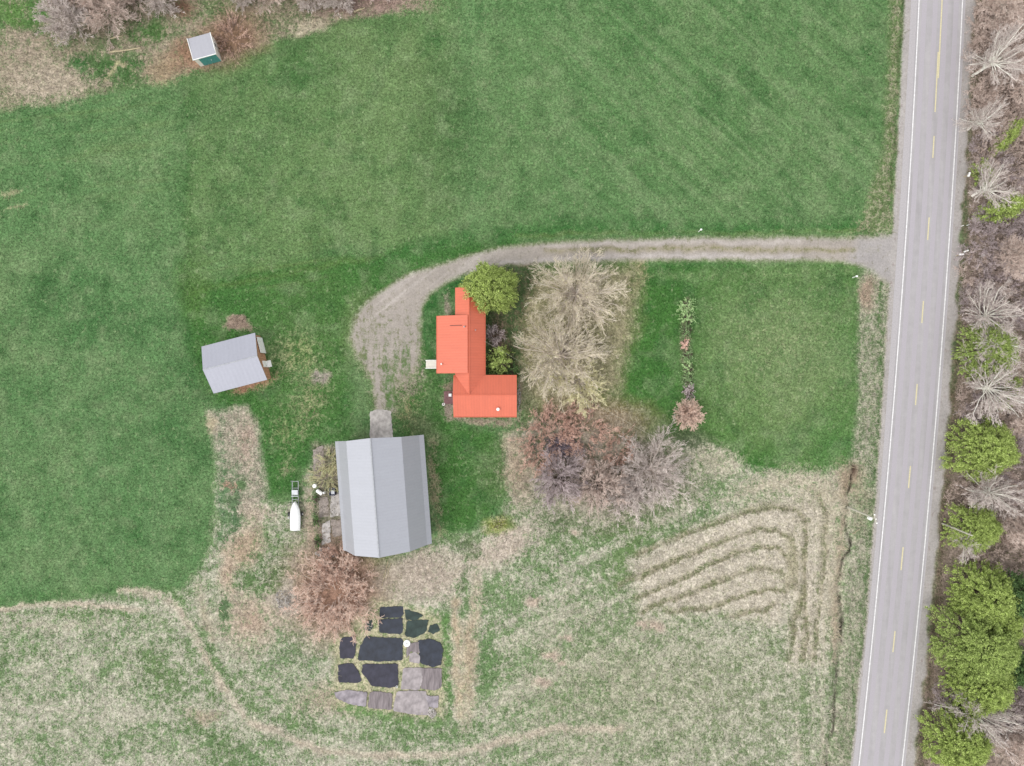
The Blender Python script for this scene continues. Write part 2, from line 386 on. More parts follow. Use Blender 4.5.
    # dry grass round the yard trees
    reg([(508, 300), (520, 272), (640, 262), (640, 290), (636, 330), (628, 350), (622, 385), (612, 400), (600, 412), (560, 418), (522, 405), (520, 375), (505, 345)], 14, a=(122, 136, 88), b=(190, 182, 148), f=0.72, warp=2)
    reg([(500, 268), (540, 264), (530, 300), (518, 372), (488, 372), (486, 300)], 8, a=(72, 98, 58), b=(140, 124, 104), f=0.3, warp=2)  # darker ground east of the house, evergreen's shade put into the colour
    reg([(596, 392), (690, 430), (690, 446), (600, 438), (585, 418)], 8, a=(74, 122, 60), f=.04)
    line([(640, 262), (646, 278), (634, 292)], 4, 8, b=(186, 176, 136), f=0.6)
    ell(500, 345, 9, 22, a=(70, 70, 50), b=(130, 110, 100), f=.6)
    # ---- hay meadow
    mead = [(388, 566), (432, 545), (445, 535), (470, 530), (500, 515), (509, 490), (503, 436), (545, 415), (600, 436), (700, 443), (722, 450), (742, 465), (765, 471), (822, 473), (848, 468), (870, 480), (890, 480), (860, 1700), (-1500, 1700), (-1500, 640), (0, 609), (60, 602), (128, 590), (182, 590), (206, 560), (216, 500), (214, 450), (207, 412), (245, 408), (258, 430), (266, 500), (300, 500), (305, 470), (328, 445), (345, 450), (345, 560)]
    mm = reg(mead, 5, a=(106, 144, 90), b=(210, 206, 186), f=0.47)
    F = F + mm * (0.28 * fbm(x, y, 22, 4, 21.) + 0.14 * fbm(x, y, 90, 3, 22.))
    amix(mm * np.clip(fbm(x, y, 40, 4, 31.) - 0.1, 0, 1) * .8, a=(84, 124, 66))
    # bands that follow the mowing, bottom left and bottom middle
    amix(mm * np.clip(streak(x, y, 3, 120, 14, 6.), 0, 1) * np.clip((300 - x) / 60, 0, 1) * .8, f=0.85)
    amix(mm * np.clip(-streak(x, y, 3, 120, 14, 6.), 0, 1) * np.clip((300 - x) / 60, 0, 1) * .7, f=0.4)
    sm = streak(x, y, -27, 110, 9, 3.)
    wre = np.clip((x - 455) / 30, 0, 1) * np.clip((y - 500) / 20, 0, 1)
    amix(mm * wre * np.clip(sm * 1.5, 0, 1) * .8, f=0.86); amix(mm * wre * np.clip(-sm * 1.5, 0, 1) * .85, f=0.16)
    ell(720, 690, 110, 90, a=(126, 142, 104), f=0.50, soft=1., k=.75); ell(600, 690, 80, 60, b=(186, 184, 156), f=0.6, soft=1., k=.6)
    # pale swath that curves round the bottom left
    line([(-700, 650), (0, 609), (25, 606), (63, 605), (105, 606), (140, 608)], 2.6, 3.5, b=(214, 200, 180), f=1.15)
    line([(-700, 640), (0, 600), (60, 595), (125, 585)], 3, 7, a=(74, 122, 64), f=.1, k=.7)
    line([(-300, 640), (0, 618), (100, 612), (160, 618), (190, 655), (215, 700)], 4, 7, a=(92, 134, 70), f=0.22, k=.85)
    line([(-400, 700), (0, 626), (60, 625), (110, 622)], 6, 8, b=(198, 192, 170), f=0.8, k=.7)
    line([(120, 589), (140, 590), (163, 595), (175, 604), (188, 624), (200, 647), (215, 674), (233, 699), (250, 722), (271, 729), (294, 742), (331, 753), (369, 754), (406, 756), (456, 753), (494, 744), (512, 737), (550, 730), (620, 728)], 3.2, 4.5, b=(214, 200, 180), f=1.1, k=1.0)
    line([(168, 590), (185, 605), (200, 632), (213, 660), (230, 685), (262, 712), (300, 728), (340, 735), (430, 738), (480, 725)], 4, 7, a=(84, 126, 66), f=0.12, k=.8)
    line([(200, 585), (204, 615), (212, 640)], 4, 7, b=(194, 182, 156), f=0.8, k=.8); ell(204, 714, 16, 6, b=(200, 186, 164), f=.9)
    ell(160, 672, 26, 16, a=(88, 124, 68), f=.15, rot=40, soft=.9); ell(210, 735, 34, 12, a=(80, 122, 64), f=.25, soft=.9, rot=30)
    # weeds and rough ground left of the barn
    reg([(208, 412), (245, 408), (258, 430), (264, 480), (262, 500), (238, 520), (222, 480)], 6, a=(126, 142, 112), b=(202, 190, 172), f=0.55)
    ell(249, 440, 9, 22, b=(200, 180, 164), f=0.8); ell(230, 486, 10, 6, b=(206, 168, 148), f=.95); ell(212, 425, 5, 10, b=(202, 188, 160), f=.85)
    ell(234, 515, 6, 34, a=(62, 108, 66), f=0.05, soft=.8); ell(222, 500, 4, 60, a=(84, 130, 84), f=.2, soft=.8); ell(240, 484, 6, 6, a=(72, 112, 64), f=.1)
    ell(258, 512, 16, 8, b=(206, 192, 174), f=0.7); ell(246, 545, 16, 24, b=(206, 184, 160), f=0.92, rot=20); ell(228, 570, 10, 24, b=(208, 188, 166), f=0.95)
    ell(250, 620, 24, 24, b=(206, 184, 164), f=0.9, soft=.8); ell(275, 560, 24, 22, a=(92, 124, 74), f=0.35, soft=1.); ell(262, 580, 18, 10, a=(74, 118, 58), f=.15, soft=1.)
    ell(312, 520, 8, 34, b=(200, 184, 164), f=0.75, soft=.6); ell(226, 612, 6, 16, a=(76, 116, 70), f=.15); ell(295, 650, 20, 12, a=(88, 128, 76), f=.25, k=.8)
    line([(313, 452), (315, 490), (316, 530), (318, 552)], 3, 4, a=(70, 108, 62), f=0.1)
    reg([(312, 446), (338, 446), (342, 552), (318, 556)], 4, a=(96, 112, 78), b=(168, 158, 142), f=0.6)
    ell(290, 470, 8, 10, b=(160, 164, 126), f=.5); ell(297, 640, 60, 26, a=(112, 144, 100), f=0.4, soft=1.2, k=.6); ell(335, 700, 40, 16, b=(200, 182, 160), f=.7, k=.7)
    ell(337, 590, 50, 48, a=(140, 120, 96), b=(186, 150, 130), f=0.85, soft=.5)
    ell(284, 599, 13, 15, b=(200, 190, 178), f=1.0, soft=.5)
    # pale straw behind the barn and beside the thicket
    ell(425, 574, 40, 24, b=(214, 200, 184), f=0.93, soft=.5); ell(505, 545, 40, 15, b=(214, 200, 184), f=0.97, rot=-30, soft=.5); ell(515, 468, 13, 32, b=(200, 182, 156), f=0.88, rot=-12, soft=.6)
    line([(464, 540), (468, 560), (463, 590)], 4, 5, a=(100, 128, 84), f=0.2); ell(472, 548, 10, 10, a=(110, 130, 92), f=.35)
    ell(500, 524, 13, 9, a=(128, 150, 60), b=(190, 190, 120), f=0.35); ell(556, 520, 16, 7, a=(72, 112, 60), f=0.1); ell(600, 530, 50, 10, a=(92, 124, 72), f=.3, rot=-8, soft=.9)
    ell(630, 550, 16, 34, a=(92, 132, 68), f=0.15, rot=20, soft=.9); ell(596, 420, 54, 20, a=(150, 120, 96), b=(196, 170, 152), f=.8, k=.7)
    ell(600, 470, 85, 45, a=(110, 112, 86), b=(184, 168, 154), f=.7, k=.8, soft=.5); ell(690, 440, 16, 10, a=(84, 104, 72), f=.25); ell(716, 460, 26, 14, b=(208, 200, 178), f=.68, rot=20)
    # garden surrounds
    reg([(375, 600), (440, 615), (448, 650), (444, 718), (400, 718), (334, 705), (334, 640)], 6, a=(110, 136, 84), b=(206, 198, 166), f=0.6)
    ell(470, 650, 7, 60, b=(206, 190, 164), f=.92, soft=.6, rot=4); line([(456, 602), (458, 715)], 4, 5, b=(210, 192, 164), f=0.97); line([(446, 615), (449, 715)], 3.5, 5, a=(86, 138, 66), f=.08); ell(487, 668, 8, 26, a=(80, 128, 66), f=.08, soft=.8)
    line([(340, 708), (400, 722), (436, 722)], 5, 7, a=(98, 144, 76), f=.12)
    for cx, cy, rx in ((548, 655, 9), (560, 662, 6), (540, 684, 8), (655, 626, 9), (640, 628, 6), (532, 600, 9), (574, 532, 5), (576, 500, 5), (565, 640, 6)):
        ell(cx, cy, rx, rx * .55, b=(208, 190, 172), f=1.0, soft=.5)
    # windrows of cut hay in the east meadow
    Z = lambda L: [(600 + u / 3.646, 450 + v / 3.646) for u, v in L]
    reg(Z([(110, 410), (300, 310), (500, 225), (640, 175), (760, 170), (830, 220), (850, 420), (830, 600), (800, 780), (690, 780), (700, 560), (650, 640), (560, 620), (400, 580), (150, 600)]), 10, a=(120, 136, 92), b=(222, 212, 194), f=0.86)
    reg(Z([(560, 100), (700, 60), (850, 80), (900, 200), (890, 420), (850, 700), (840, 400), (800, 220), (700, 160), (420, 190)]), 14, b=(210, 200, 178), f=0.78)
    amix(mm * np.clip(streak(x, y, 88, 120, 4, 31.) * 1.2, 0, 1) * np.clip((x - 785) / 10, 0, 1) * np.clip((y - 500) / 20, 0, 1) * .8, b=(210, 200, 178), f=.9)
    amix(mm * np.clip(-streak(x, y, 88, 120, 4, 31.) * 1.2, 0, 1) * np.clip((x - 785) / 10, 0, 1) * np.clip((y - 500) / 20, 0, 1) * .8, f=.2)
    rows = [Z([(130, 385), (220, 342), (380, 282), (520, 225), (640, 205), (730, 225), (755, 300), (745, 400), (738, 520), (705, 640), (690, 760)]),
            Z([(60, 500), (200, 432), (320, 385), (460, 325), (570, 285), (650, 285), (700, 320), (715, 420), (710, 500)]),
            Z([(120, 540), (260, 480), (380, 425), (480, 380), (570, 355), (640, 355), (690, 400), (700, 480)]),
            Z([(150, 590), (300, 530), (420, 480), (520, 440), (600, 430), (660, 440), (690, 500)]),
            Z([(240, 590), (320, 580), (400, 575), (480, 545), (560, 520), (620, 505), (680, 515)]),
            Z([(470, 610), (560, 585), (600, 590), (640, 560)]),
            Z([(790, 150), (815, 250), (820, 400), (800, 520), (785, 650), (775, 766)]),
            Z([(740, 500), (748, 620), (740, 766)])]
    for i, rw in enumerate(rows):
        line(rw, 2.1 if i < 6 else 2.4, 3.6, a=(116, 126, 86), b=(176, 168, 142), f=0.36, k=.95 if i < 6 else .6)
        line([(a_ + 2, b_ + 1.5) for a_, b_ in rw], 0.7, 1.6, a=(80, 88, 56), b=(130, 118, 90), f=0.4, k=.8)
    ell(790, 560, 6, 22, b=(196, 188, 160), f=.8, k=.7)
    # ---- roadside west
    reg([(895, -900), (960, -900), (905, -5), (896, 150), (892, 236), (866, 234), (868, 205), (882, 150), (889, 60)], 5, a=(98, 128, 76), b=(182, 178, 150), f=0.36)
    line([(898, 0), (893, 90), (888, 170), (884, 232)], 2.2, 5, b=(180, 174, 148), f=.5, k=.6)
    line([(905, -300), (903, 20), (900, 60), (895, 130), (890, 190)], 1.2, 2, a=(70, 88, 54), b=(110, 100, 80), f=.3, k=.8)
    reg([(858, 272), (876, 272), (892, 290), (893, 383), (880, 560), (862, 766), (800, 1700), (760, 1700), (824, 766), (836, 640), (848, 560), (852, 500), (850, 465), (858, 400)], 4, a=(108, 134, 92), b=(196, 190, 170), f=0.46)
    ell(866, 292, 9, 16, b=(186, 166, 146), f=.85); ell(848, 478, 14, 18, b=(186, 168, 146), f=.85); ell(862, 500, 10, 30, b=(180, 172, 140), f=.5, k=.5)
    line([(880, 283), (881, 383), (874, 480), (864, 600), (850, 766)], 2, 3, a=(80, 116, 64), f=.2, k=.8)
    line([(846, 480), (842, 540), (836, 600), (834, 660)], 4, 5, b=(194, 176, 152), f=0.9, k=.8)
    # ---- woods floor and east verge
    reg([(966, -900), (1600, -900), (1600, 1700), (830, 1700), (912, 766), (932, 590), (950, 400), (962, 250), (968, 100)], 6, a=(104, 108, 78), b=(180, 162, 150), f=0.76)
    F = F + np.clip((x - 960) / 20, 0, 1) * 0.25 * fbm(x, y, 20, 3, 41.)
    line([(976, -300), (974, 60), (969, 130), (965, 200), (960, 260), (957, 320), (953, 400)], 3.5, 5, a=(98, 116, 80), b=(144, 130, 110), f=0.45)
    line([(954, 380), (948, 460), (942, 540), (932, 640), (922, 766)], 4, 6, a=(88, 100, 68), b=(126, 110, 94), f=0.6)
    # ---- driveway
    reg([(356, 340), (372, 330), (412, 330), (422, 350), (426, 372), (416, 388), (398, 396), (396, 412), (376, 412), (370, 385)], 10, a=(90, 126, 70), b=(180, 170, 152), f=.5, warp=2)
    drv = [(900, 237), (850, 238), (800, 237), (700, 238), (600, 240), (540, 243), (500, 248), (460, 258), (430, 268), (405, 275), (382, 290), (364, 305), (354, 320), (350, 338), (356, 352), (366, 366), (372, 380), (374, 395), (378, 410), (394, 410), (392, 397), (396, 385), (408, 378), (418, 366), (420, 345), (420, 320), (423, 305), (431, 292), (450, 280), (470, 272), (500, 265), (540, 263), (600, 261), (700, 260), (800, 260), (850, 263), (873, 270), (884, 282), (900, 290)]
    md = reg(drv, 4, a=(126, 132, 98), b=(190, 181, 172), f=0.96, warp=0)
    line([(545, 251), (600, 250), (700, 249), (800, 250), (880, 250)], 2.2, 3, b=(178, 168, 140), a=(120, 134, 86), f=0.5, k=.9)
    ell(597, 247, 9, 3, a=(110, 124, 80), f=.35, k=.8); ell(627, 249, 8, 2, a=(110, 124, 80), f=.35, k=.8)
    line([(545, 246), (650, 243), (800, 242)], 1.5, 2, b=(214, 205, 198), f=1, k=.8); line([(500, 262), (600, 257), (800, 256)], 1.8, 2, b=(214, 206, 202), f=1, k=.8)
    lowr = np.clip((y - 295) / 70, 0, 1) * md
    amix(lowr * np.clip(0.45 + 1.3 * streak(x, y, 90, 40, 3.5, 4.), 0, 1), f=0.34, a=(104, 134, 84))
    amix(md * np.clip(streak(x, y, -38, 70, 3.5, 8.) * .9, 0, 1) * np.clip((520 - x) / 40, 0, 1) * np.clip((330 - y) / 30, 0, 1), b=(216, 207, 200), f=1.)
    ell(388, 385, 6, 18, a=(84, 124, 66), f=.15, soft=1.); ell(405, 380, 12, 12, b=(178, 168, 150), f=0.5, soft=1.2, k=.7)
    ell(362, 330, 12, 26, a=(120, 134, 90), f=.55, soft=1., k=.7)
    reg([(860, 238), (900, 237), (900, 288), (884, 280), (872, 270), (850, 262)], 6, b=(190, 185, 184), f=1., k=.8)
    # gravel shoulders
    el = edge(PL, y); er = edge(PR, y)
    ms = np.clip((wx1 * .3 + x * .7 - (el - np.interp(y, [0, 192, 300, 383, 576], [14, 14, 13, 11.5, 8.5]))) / 2.5 + .5, 0, 1) * np.clip((er + 12 + 3 * fbm(x, y, 14, 2) - x) / 3 + .5, 0, 1)
    amix(ms, b=(198, 192, 188), a=(150, 146, 134), f=0.95)
    # ditch
    dpts = [(853, 467), (850, 490), (848, 503), (844, 520), (852, 541), (843, 560), (839, 586), (841, 615), (840, 656), (835, 698), (831, 735), (827, 760), (818, 840)]
    dd = seg_dist(wx1, wy1, dpts); dv = np.clip(1.5 - np.abs(dd) / 1.3, 0, 1) * np.clip(.75 + 1.2 * fbm(x, y, 16, 3, 51.), 0, 1)
    amix(dv, a=(40, 36, 30), b=(50, 44, 38), f=0.7)
    line([(853, 466), (856, 476)], 2, 3, a=(90, 76, 64), b=(110, 90, 78), f=.7); line([(844, 520), (852, 541)], 0.8, 1.4, a=(58, 48, 42), b=(78, 64, 56), f=.7); line([(843, 488), (850, 486), (860, 476)], 0.7, 1.2, a=(80, 68, 54), b=(120, 104, 88), f=.5)
    F = F + np.clip(mm + mb, 0, 1) * (.20 * fbm(x, y, 7, 3, 71.) + .10 * fbm(x, y, 14, 3, 73.)) * (F > .08)
    gr = np.clip(1 - F * 1.4, 0, 1)
    amix(gr * np.clip(fbm(x, y, 13, 4, 91.) - .05, 0, 1) * .7, a=(126, 156, 108))
    amix(gr * np.clip(-fbm(x, y, 15, 4, 95.) - .08, 0, 1) * .8, a=(58, 104, 54))
    A *= np.array([1.28, 1.09, 1.23])
    A = A * (1 - .20 * mm[..., None]) + .20 * mm[..., None] * np.array(C(150, 158, 126))
    # ---- relief
    rough = np.clip(mm + mb, 0, 1) * (1 - md) * (1 - ms)
    z = rough * 0.06 * fbm(x, y, 9, 3, 61.)
    for rw in rows: z = z - 0.10 * np.clip(1 - seg_dist(wx1, wy1, rw) / 3.5, 0, 1)
    z = z - 0.35 * np.clip(1 - seg_dist(x, y, dpts) / 6, 0, 1)
    z = z * (1 - ms)
    return A, B, np.clip(F, 0, 1), z, md, ms

def axis(lo, hi, step, far):
    a = list(np.arange(lo, hi + 0.01, step)); s_ = step; l = [lo]; 
    while l[-1] > -far: s_ *= 1.35; l.append(l[-1] - s_)
    s_ = step; r = [a[-1]]
    while r[-1] < far: s_ *= 1.35; r.append(r[-1] + s_)
    return np.array(l[::-1][:-1] + a + r[1:])
gx = axis(-110, 1134, 1.6, 20000); gy = axis(-90, 856, 1.6, 20000)
GX, GY = np.meshgrid(gx, gy, indexing='xy')
cx_ = np.clip(GX, -800, 1800); cy_ = np.clip(GY, -700, 1500)
gA, gB, gF, gz, gmd, gms = paint(GX, GY)
ny, nx = GX.shape
gv = np.stack([(GX - 512) * S, (383 - GY) * S, gz], -1).reshape(-1, 3)
idx = np.arange(nx * ny).reshape(ny, nx)
gf = np.stack([idx[1:, :-1], idx[1:, 1:], idx[:-1, 1:], idx[:-1, :-1]], -1).reshape(-1, 4)
fm = (gmd[1:, :-1] + gmd[1:, 1:] + gmd[:-1, 1:] + gmd[:-1, :-1]).ravel() / 4 > 0.5

def ground_mat():
    m, nt, b = new_mat('ground_cover')
    at = nt.nodes.new('ShaderNodeAttribute'); at.attribute_name = 'tone_a'
    bt = nt.nodes.new('ShaderNodeAttribute'); bt.attribute_name = 'tone_b'
    co = objc(nt)
    n1 = noise(nt, 1.1, 6, 0.72, co, 0.4)
    n2 = noise(nt, 5.5, 3, 0.65, objc(nt, (1, 1, 1), (0, 0, 0.6)), 0.8)
    n3 = noise(nt, 2.6, 4, 0.7, objc(nt, (1, .35, 1), (0, 0, 0.9)))
    nn = math_n(nt, 'ADD', math_n(nt, 'MULTIPLY', n1, 0.5), math_n(nt, 'ADD', math_n(nt, 'MULTIPLY', n2, 0.25), math_n(nt, 'MULTIPLY', n3, 0.25)))
    # mask = clamp((nn-0.5)*6 + 0.5 + (f-0.5)*1.9)
    k = math_n(nt, 'MULTIPLY', math_n(nt, 'SUBTRACT', nn, 0.5), 8.5)
    f = math_n(nt, 'ADD', math_n(nt, 'MULTIPLY', math_n(nt, 'SUBTRACT', bt.outputs['Alpha'], 0.5), 1.7), 0.5)
    mk = math_n(nt, 'ADD', k, f, clamp=True)
    c = mixc(nt, mk, at.outputs['Color'], bt.outputs['Color'])
    def mr(n, lo, hi, a=0.3, b_=0.7):
        q = nt.nodes.new('ShaderNodeMapRange'); q.inputs['From Min'].default_value = a; q.inputs['From Max'].default_value = b_
        q.inputs['To Min'].default_value = lo; q.inputs['To Max'].default_value = hi; nt.links.new(n, q.inputs['Value']); return q.outputs[0]
    n4 = noise(nt, 3.2, 5, 0.75, co); n5 = noise(nt, 0.35, 4, 0.6, co)
    # packed gravel is smoother than grass
    gra = math_n(nt, 'SUBTRACT', 1.0, math_n(nt, 'MULTIPLY', at.outputs['Alpha'], 0.72))
    c = mixc(nt, gra, c, mixc(nt, 1.0, c, mr(n4, 0.46, 1.64), 'MULTIPLY'))
    n7 = noise(nt, 1.3, 4, 0.7, objc(nt, (1, 1, 1), (0, 0, 1.3)))
    c = mixc(nt, gra, c, mixc(nt, 1.0, c, mr(n7, 0.80, 1.22), 'MULTIPLY'))
    c = mixc(nt, 1.0, c, mr(n5, 0.9, 1.1), 'MULTIPLY')
    # dark gaps between tufts
    n6 = noise(nt, 4.2, 3, 0.6, objc(nt, (1, 1, 1), (0, 0, 2.1)), 1.2)
    c = mixc(nt, gra, c, mixc(nt, 1.0, c, mr(n6, 0.66, 1.05, 0.28, 0.46), 'MULTIPLY'))
    nt.links.new(c, b.inputs['Base Color'])
    b.inputs['Roughness'].default_value = 0.95; b.inputs['Specular IOR Level'].default_value = 0.05
    bump(nt, b, n4, 0.5, 0.15)
    return m
M['ground'] = ground_mat()
def ground_obj(name, faces):
    used = np.unique(faces); remap = np.full(len(gv), -1); remap[used] = np.arange(len(used))
    o = mesh_np(name, gv[used], remap[faces], M['ground'], smooth=True)
    me = o.data
    for nm, cc, al in (('tone_a', gA, np.clip(np.maximum(gmd, gms), 0, 1)), ('tone_b', gB, gF)):
        a = me.color_attributes.new(nm, 'FLOAT_COLOR', 'POINT')
        a.data.foreach_set('color', np.concatenate([cc, al[..., None]], -1).reshape(-1, 4)[used].astype(np.float32).ravel())
    setp(o, kind='structure'); return o
ground_obj('ground', gf[~fm]); ground_obj('driveway', gf[fm])

# ------------------------------------------------------------------ road
def road_mat():
    m, nt, b = new_mat('asphalt')
    co = objc(nt)
    n1 = noise(nt, 0.12, 4, 0.6, objc(nt, (9, .5, 1), (0, 0, -0.075)))
    n2 = noise(nt, 12, 3, 0.7, co); n3 = noise(nt, .6, 5, .7, co)
    c = ramp(nt, n1, [(0.25, C(196, 192, 194)), (0.5, C(207, 203, 205)), (0.8, C(217, 213, 214))])
    c = mixc(nt, 1.0, c, ramp(nt, n2, [(0.3, (.92,) * 3), (.7, (1, 1, 1))]), 'MULTIPLY')
    c = mixc(nt, 1.0, c, ramp(nt, n3, [(0.3, (.89,) * 3), (.6, (1, 1, 1))]), 'MULTIPLY')
    nt.links.new(c, b.inputs['Base Color']); b.inputs['Roughness'].default_value = 0.9; b.inputs['Specular IOR Level'].default_value = 0.1
    bump(nt, b, n2, .3, .01); return m
M['asphalt'] = road_mat()
M['track'] = simple('tyre_worn_asphalt', C(203, 197, 203), 0.9, 0.03, 6)
M['shoulder'] = simple('paved_shoulder', C(206, 201, 203), 0.95, 0.06, 5)
M['linew'] = simple('white_road_paint', (0.56, 0.55, 0.55), 0.8, 0.14, 3)
M['liney'] = simple('yellow_road_paint', C(246, 234, 190), 0.8, 0.08, 5)
ys = np.concatenate([[-12000, -4000, -1500, -600], np.arange(-300, 1101, 20), [1400, 2300, 5000, 12000]])
def strip(name, xl, xr, z, mat, ys=ys, parent=None, th=0.0):
    yy = np.asarray(ys, float); a = xl(yy); b = xr(yy); n = len(yy)
    if th:
        mb_ = MB()
        for i in range(n - 1):
            q = [P(a[i], yy[i]), P(b[i], yy[i]), P(b[i + 1], yy[i + 1]), P(a[i + 1], yy[i + 1])]
            mb_.slab([(p[0], p[1], z) for p in q], th)
        return mb_.build(name, mat, parent)
    v = [];
    for i in range(n):
        v.append(P(a[i], yy[i]) + (z,)); v.append(P(b[i], yy[i]) + (z,))
    f = [(2 * i + 2, 2 * i + 3, 2 * i + 1, 2 * i) for i in range(n - 1)]
    return mesh_np(name, v, f, mat, parent)
pc = lambda y, f, off=0: edge(PL, y) * (1 - f) + edge(PR, y) * f + off
setp(strip('road_shoulder', lambda y: edge(PL, y, -np.interp(y, [300, 500], [8., 6.])), lambda y: edge(PR, y, 3.2), 0.012, M['shoulder']), kind='structure')
setp(strip('road', lambda y: edge(PL, y, -1.8), lambda y: edge(PR, y, 1.8), 0.022, M['asphalt']), kind='structure')
for k, f0 in enumerate((.13, .38, .62, .86)):
    setp(strip('road_wheel_track', lambda y: pc(y, f0, -2.4), lambda y: pc(y, f0, 2.4), 0.026, M['track']), kind='structure')
for pf in (PL, PR):
    setp(strip('road_edge_line', lambda y: edge(pf, y, -.5), lambda y: edge(pf, y, .5), 0.030, M['linew']), kind='structure')
cen = lambda y: pc(y, .505)
for y0, y1, off in [(-260, 78, 1.0), (52, 112, -.4), (136, 158, 0), (217.5, 240, 0), (301, 323, 0), (384, 405, 0), (466, 488, 0), (547, 570, 0), (631, 652, 0), (709.5, 733, 0), (792, 815, 0), (874, 897, 0)]:
    o_ = strip('road_centre_dash', lambda y: cen(y) + off - .6, lambda y: cen(y) + off + .6, 0.030 + (0.003 if off < 0 else 0), M['liney'], np.linspace(y0, y1, 6))
    setp(o_, kind='structure')

# ------------------------------------------------------------------ buildings
def W(px, py, z): return P(px, py) + (z,)
# --- farmhouse (plan given in ground pixels)
fh0 = W(473, 370, 0)
fh = empty('farmhouse', fh0, 'farmhouse with bright red metal roof on three wings, beside the rounded evergreen', 'house')
def local(pts, o=fh0): return [(p[0] - o[0], p[1] - o[1], p[2] - o[2]) for p in pts]
def quad(mb_, pts, th=.12, o=fh0): mb_.slab(local([W(*p) for p in pts], o), th)
zE, zR = 3.0, 4.4
xw, xr_, xe = 456.8, 471.0, 485.6       # north-south wing eaves and ridge
yn, ys_, yr = 290.5, 415.6, 394.3       # north gable, south eave, ridge of the east-west wing
yt = 375.2                              # north eave of the east-west wing
x0, x1 = 455.2, 516.6
mbx = MB()
rW = MB(); rE = MB()
# north-south wing: west and east slopes meet valleys of the east-west wing
quad(rW, [(xw, yn, zE), (xw, yt, zE), (xr_, yr, zR), (xr_, yn, zR)])
quad(rW, [(xe, yn, zE), (xr_, yn, zR), (xr_, yr, zR), (xe, yt, zE)])
roofA = rW.build('roof', M['redroofW'], fh)
quad(rE, [(x0, ys_, zE), (x1, ys_, zE), (x1, yr, zR + .003), (x0, yr, zR + .003)])
quad(rE, [(xe, yt, zE), (xr_, yr, zR + .003), (x1, yr, zR + .003), (x1, yt, zE)])
quad(rE, [(x0, yt, zE), (x0, yr, zR + .003), (xr_, yr, zR + .003), (xw, yt, zE)])
roofB = rE.build('roof', M['redroofE'], fh)
rC = MB(); quad(rC, [(439.0, 317.6, 2.7), (439.0, 373.6, 2.7), (469.6, 373.6, zR + .06), (469.6, 317.6, zR + .06)])
roofC = rC.build('roof', M['redroofW'], fh); roofC['label'] = 'low-pitched red roof over the west addition'
cap = MB()
cap.tube(local([W(xr_, yn, zR + .02)])[0], local([W(xr_, yr, zR + .02)])[0], .09, n=6)
cap.tube(local([W(x0, yr, zR + .02)])[0], local([W(x1, yr, zR + .02)])[0], .09, n=6)
cap.build('ridge_cap', M['redroofW'], roofA)
wl = MB()
def wallbox(mb_, xa, ya, xb, yb, h, gable=None, o=fh0):
    a = local([W(xa, ya, 0), W(xb, ya, 0), W(xb, yb, 0), W(xa, yb, 0)], o)
    mb_.hexa([(p[0], p[1], -.1) for p in a], [(p[0], p[1], h) for p in a])
wallbox(wl, xw + 2.3, yn + 2, xe - 2.3, yr, 2.92)
wallbox(wl, x0 + 2, yt + 2.2, x1 - 2, ys_ - 2.2, 2.9)
wallbox(wl, 441.4, 319.6, 462, 371.8, 2.68)
g = local([W(xw + 2.3, yn + 2, 2.9), W(xe - 2.3, yn + 2, 2.9), W(xr_, yn + 2, 4.15)])
g2 = [(p[0], p[1] - .2, p[2]) for p in g]; wl.hexa(g2, g)
for gx_, sgn in ((x0 + 2, 1), (x1 - 2, -1)):
    g = local([W(gx_, yt + 2.2, 2.88), W(gx_, ys_ - 2.2, 2.88), W(gx_, yr, 4.15)]); wl.hexa([(p[0] + .2 * sgn, p[1], p[2]) for p in g], g)
g = local([W(441.4, 371.8, 2.66), W(462, 371.8, 2.66), W(462, 371.8, 3.85)]); wl.hexa([(p[0], p[1] + .2, p[2]) for p in g], g)
g = local([W(441.4, 319.6, 2.66), W(462, 319.6, 2.66), W(462, 319.6, 3.85)]); wl.hexa([(p[0], p[1] - .2, p[2]) for p in g], g)
wl.build('wall', M['siding'], fh)
def opening(kind, c, w_, h_, face, parent, o=fh0):
    """window or door on a wall; c = ground px on the wall line; face = 'n','s','e','w'"""
    x, y = P(*c[:2]); x -= o[0]; y -= o[1]; z = c[2]
    dx, dy = {'n': (0, 1), 's': (0, -1), 'e': (1, 0), 'w': (-1, 0)}[face]
    ww = (w_, .08) if dx == 0 else (.08, w_)
    wi = (w_ - .16, .05) if dx == 0 else (.05, w_ - .16)
    fr = MB().box((x + dx * .03, y + dy * .03, z), (ww[0], ww[1], h_)).build('window' if kind == 'w' else 'door', M['white'], parent)
    if kind == 'w':
        MB().box((x + dx * .06, y + dy * .06, z), (wi[0], wi[1], h_ - .16)).build('pane', M['glass'], fr)
    else:
        hp = (x + dx * .12 + (w_ * .36 if dx == 0 else 0), y + dy * .12 + (w_ * .36 if dy == 0 else 0), z)
        MB().box(hp, (.07, .07, .14)).build('handle', M['black'], fr)
for c, w_, h_, fc in [((441.4, 330, 1.5), 1.2, 1.1, 'w'), ((441.4, 350, 1.5), 1.2, 1.1, 'w'), ((466, 292.5, 1.6), .9, 1.1, 'n'), ((477, 292.5, 1.6), .9, 1.1, 'n'), ((483.3, 315, 1.5), 1.1, 1.1, 'e'), ((483.3, 340, 1.5), 1.1, 1.1, 'e'),
                      ((483.3, 362, 1.5), .9, 1.1, 'e'), ((514.6, 388, 1.5), 1.0, 1.2, 'e'), ((514.6, 404, 1.5), 1.0, 1.2, 'e'), ((470, 413.4, 1.5), 1.4, 1.1, 's'), ((490, 413.4, 1.5), 1.4, 1.1, 's'), ((505, 413.4, 1.5), 1.0, 1.1, 's'), ((500, 377.4, 1.5), 1.2, 1.1, 'n')]:
    opening('w', c, w_, h_, fc, fh)
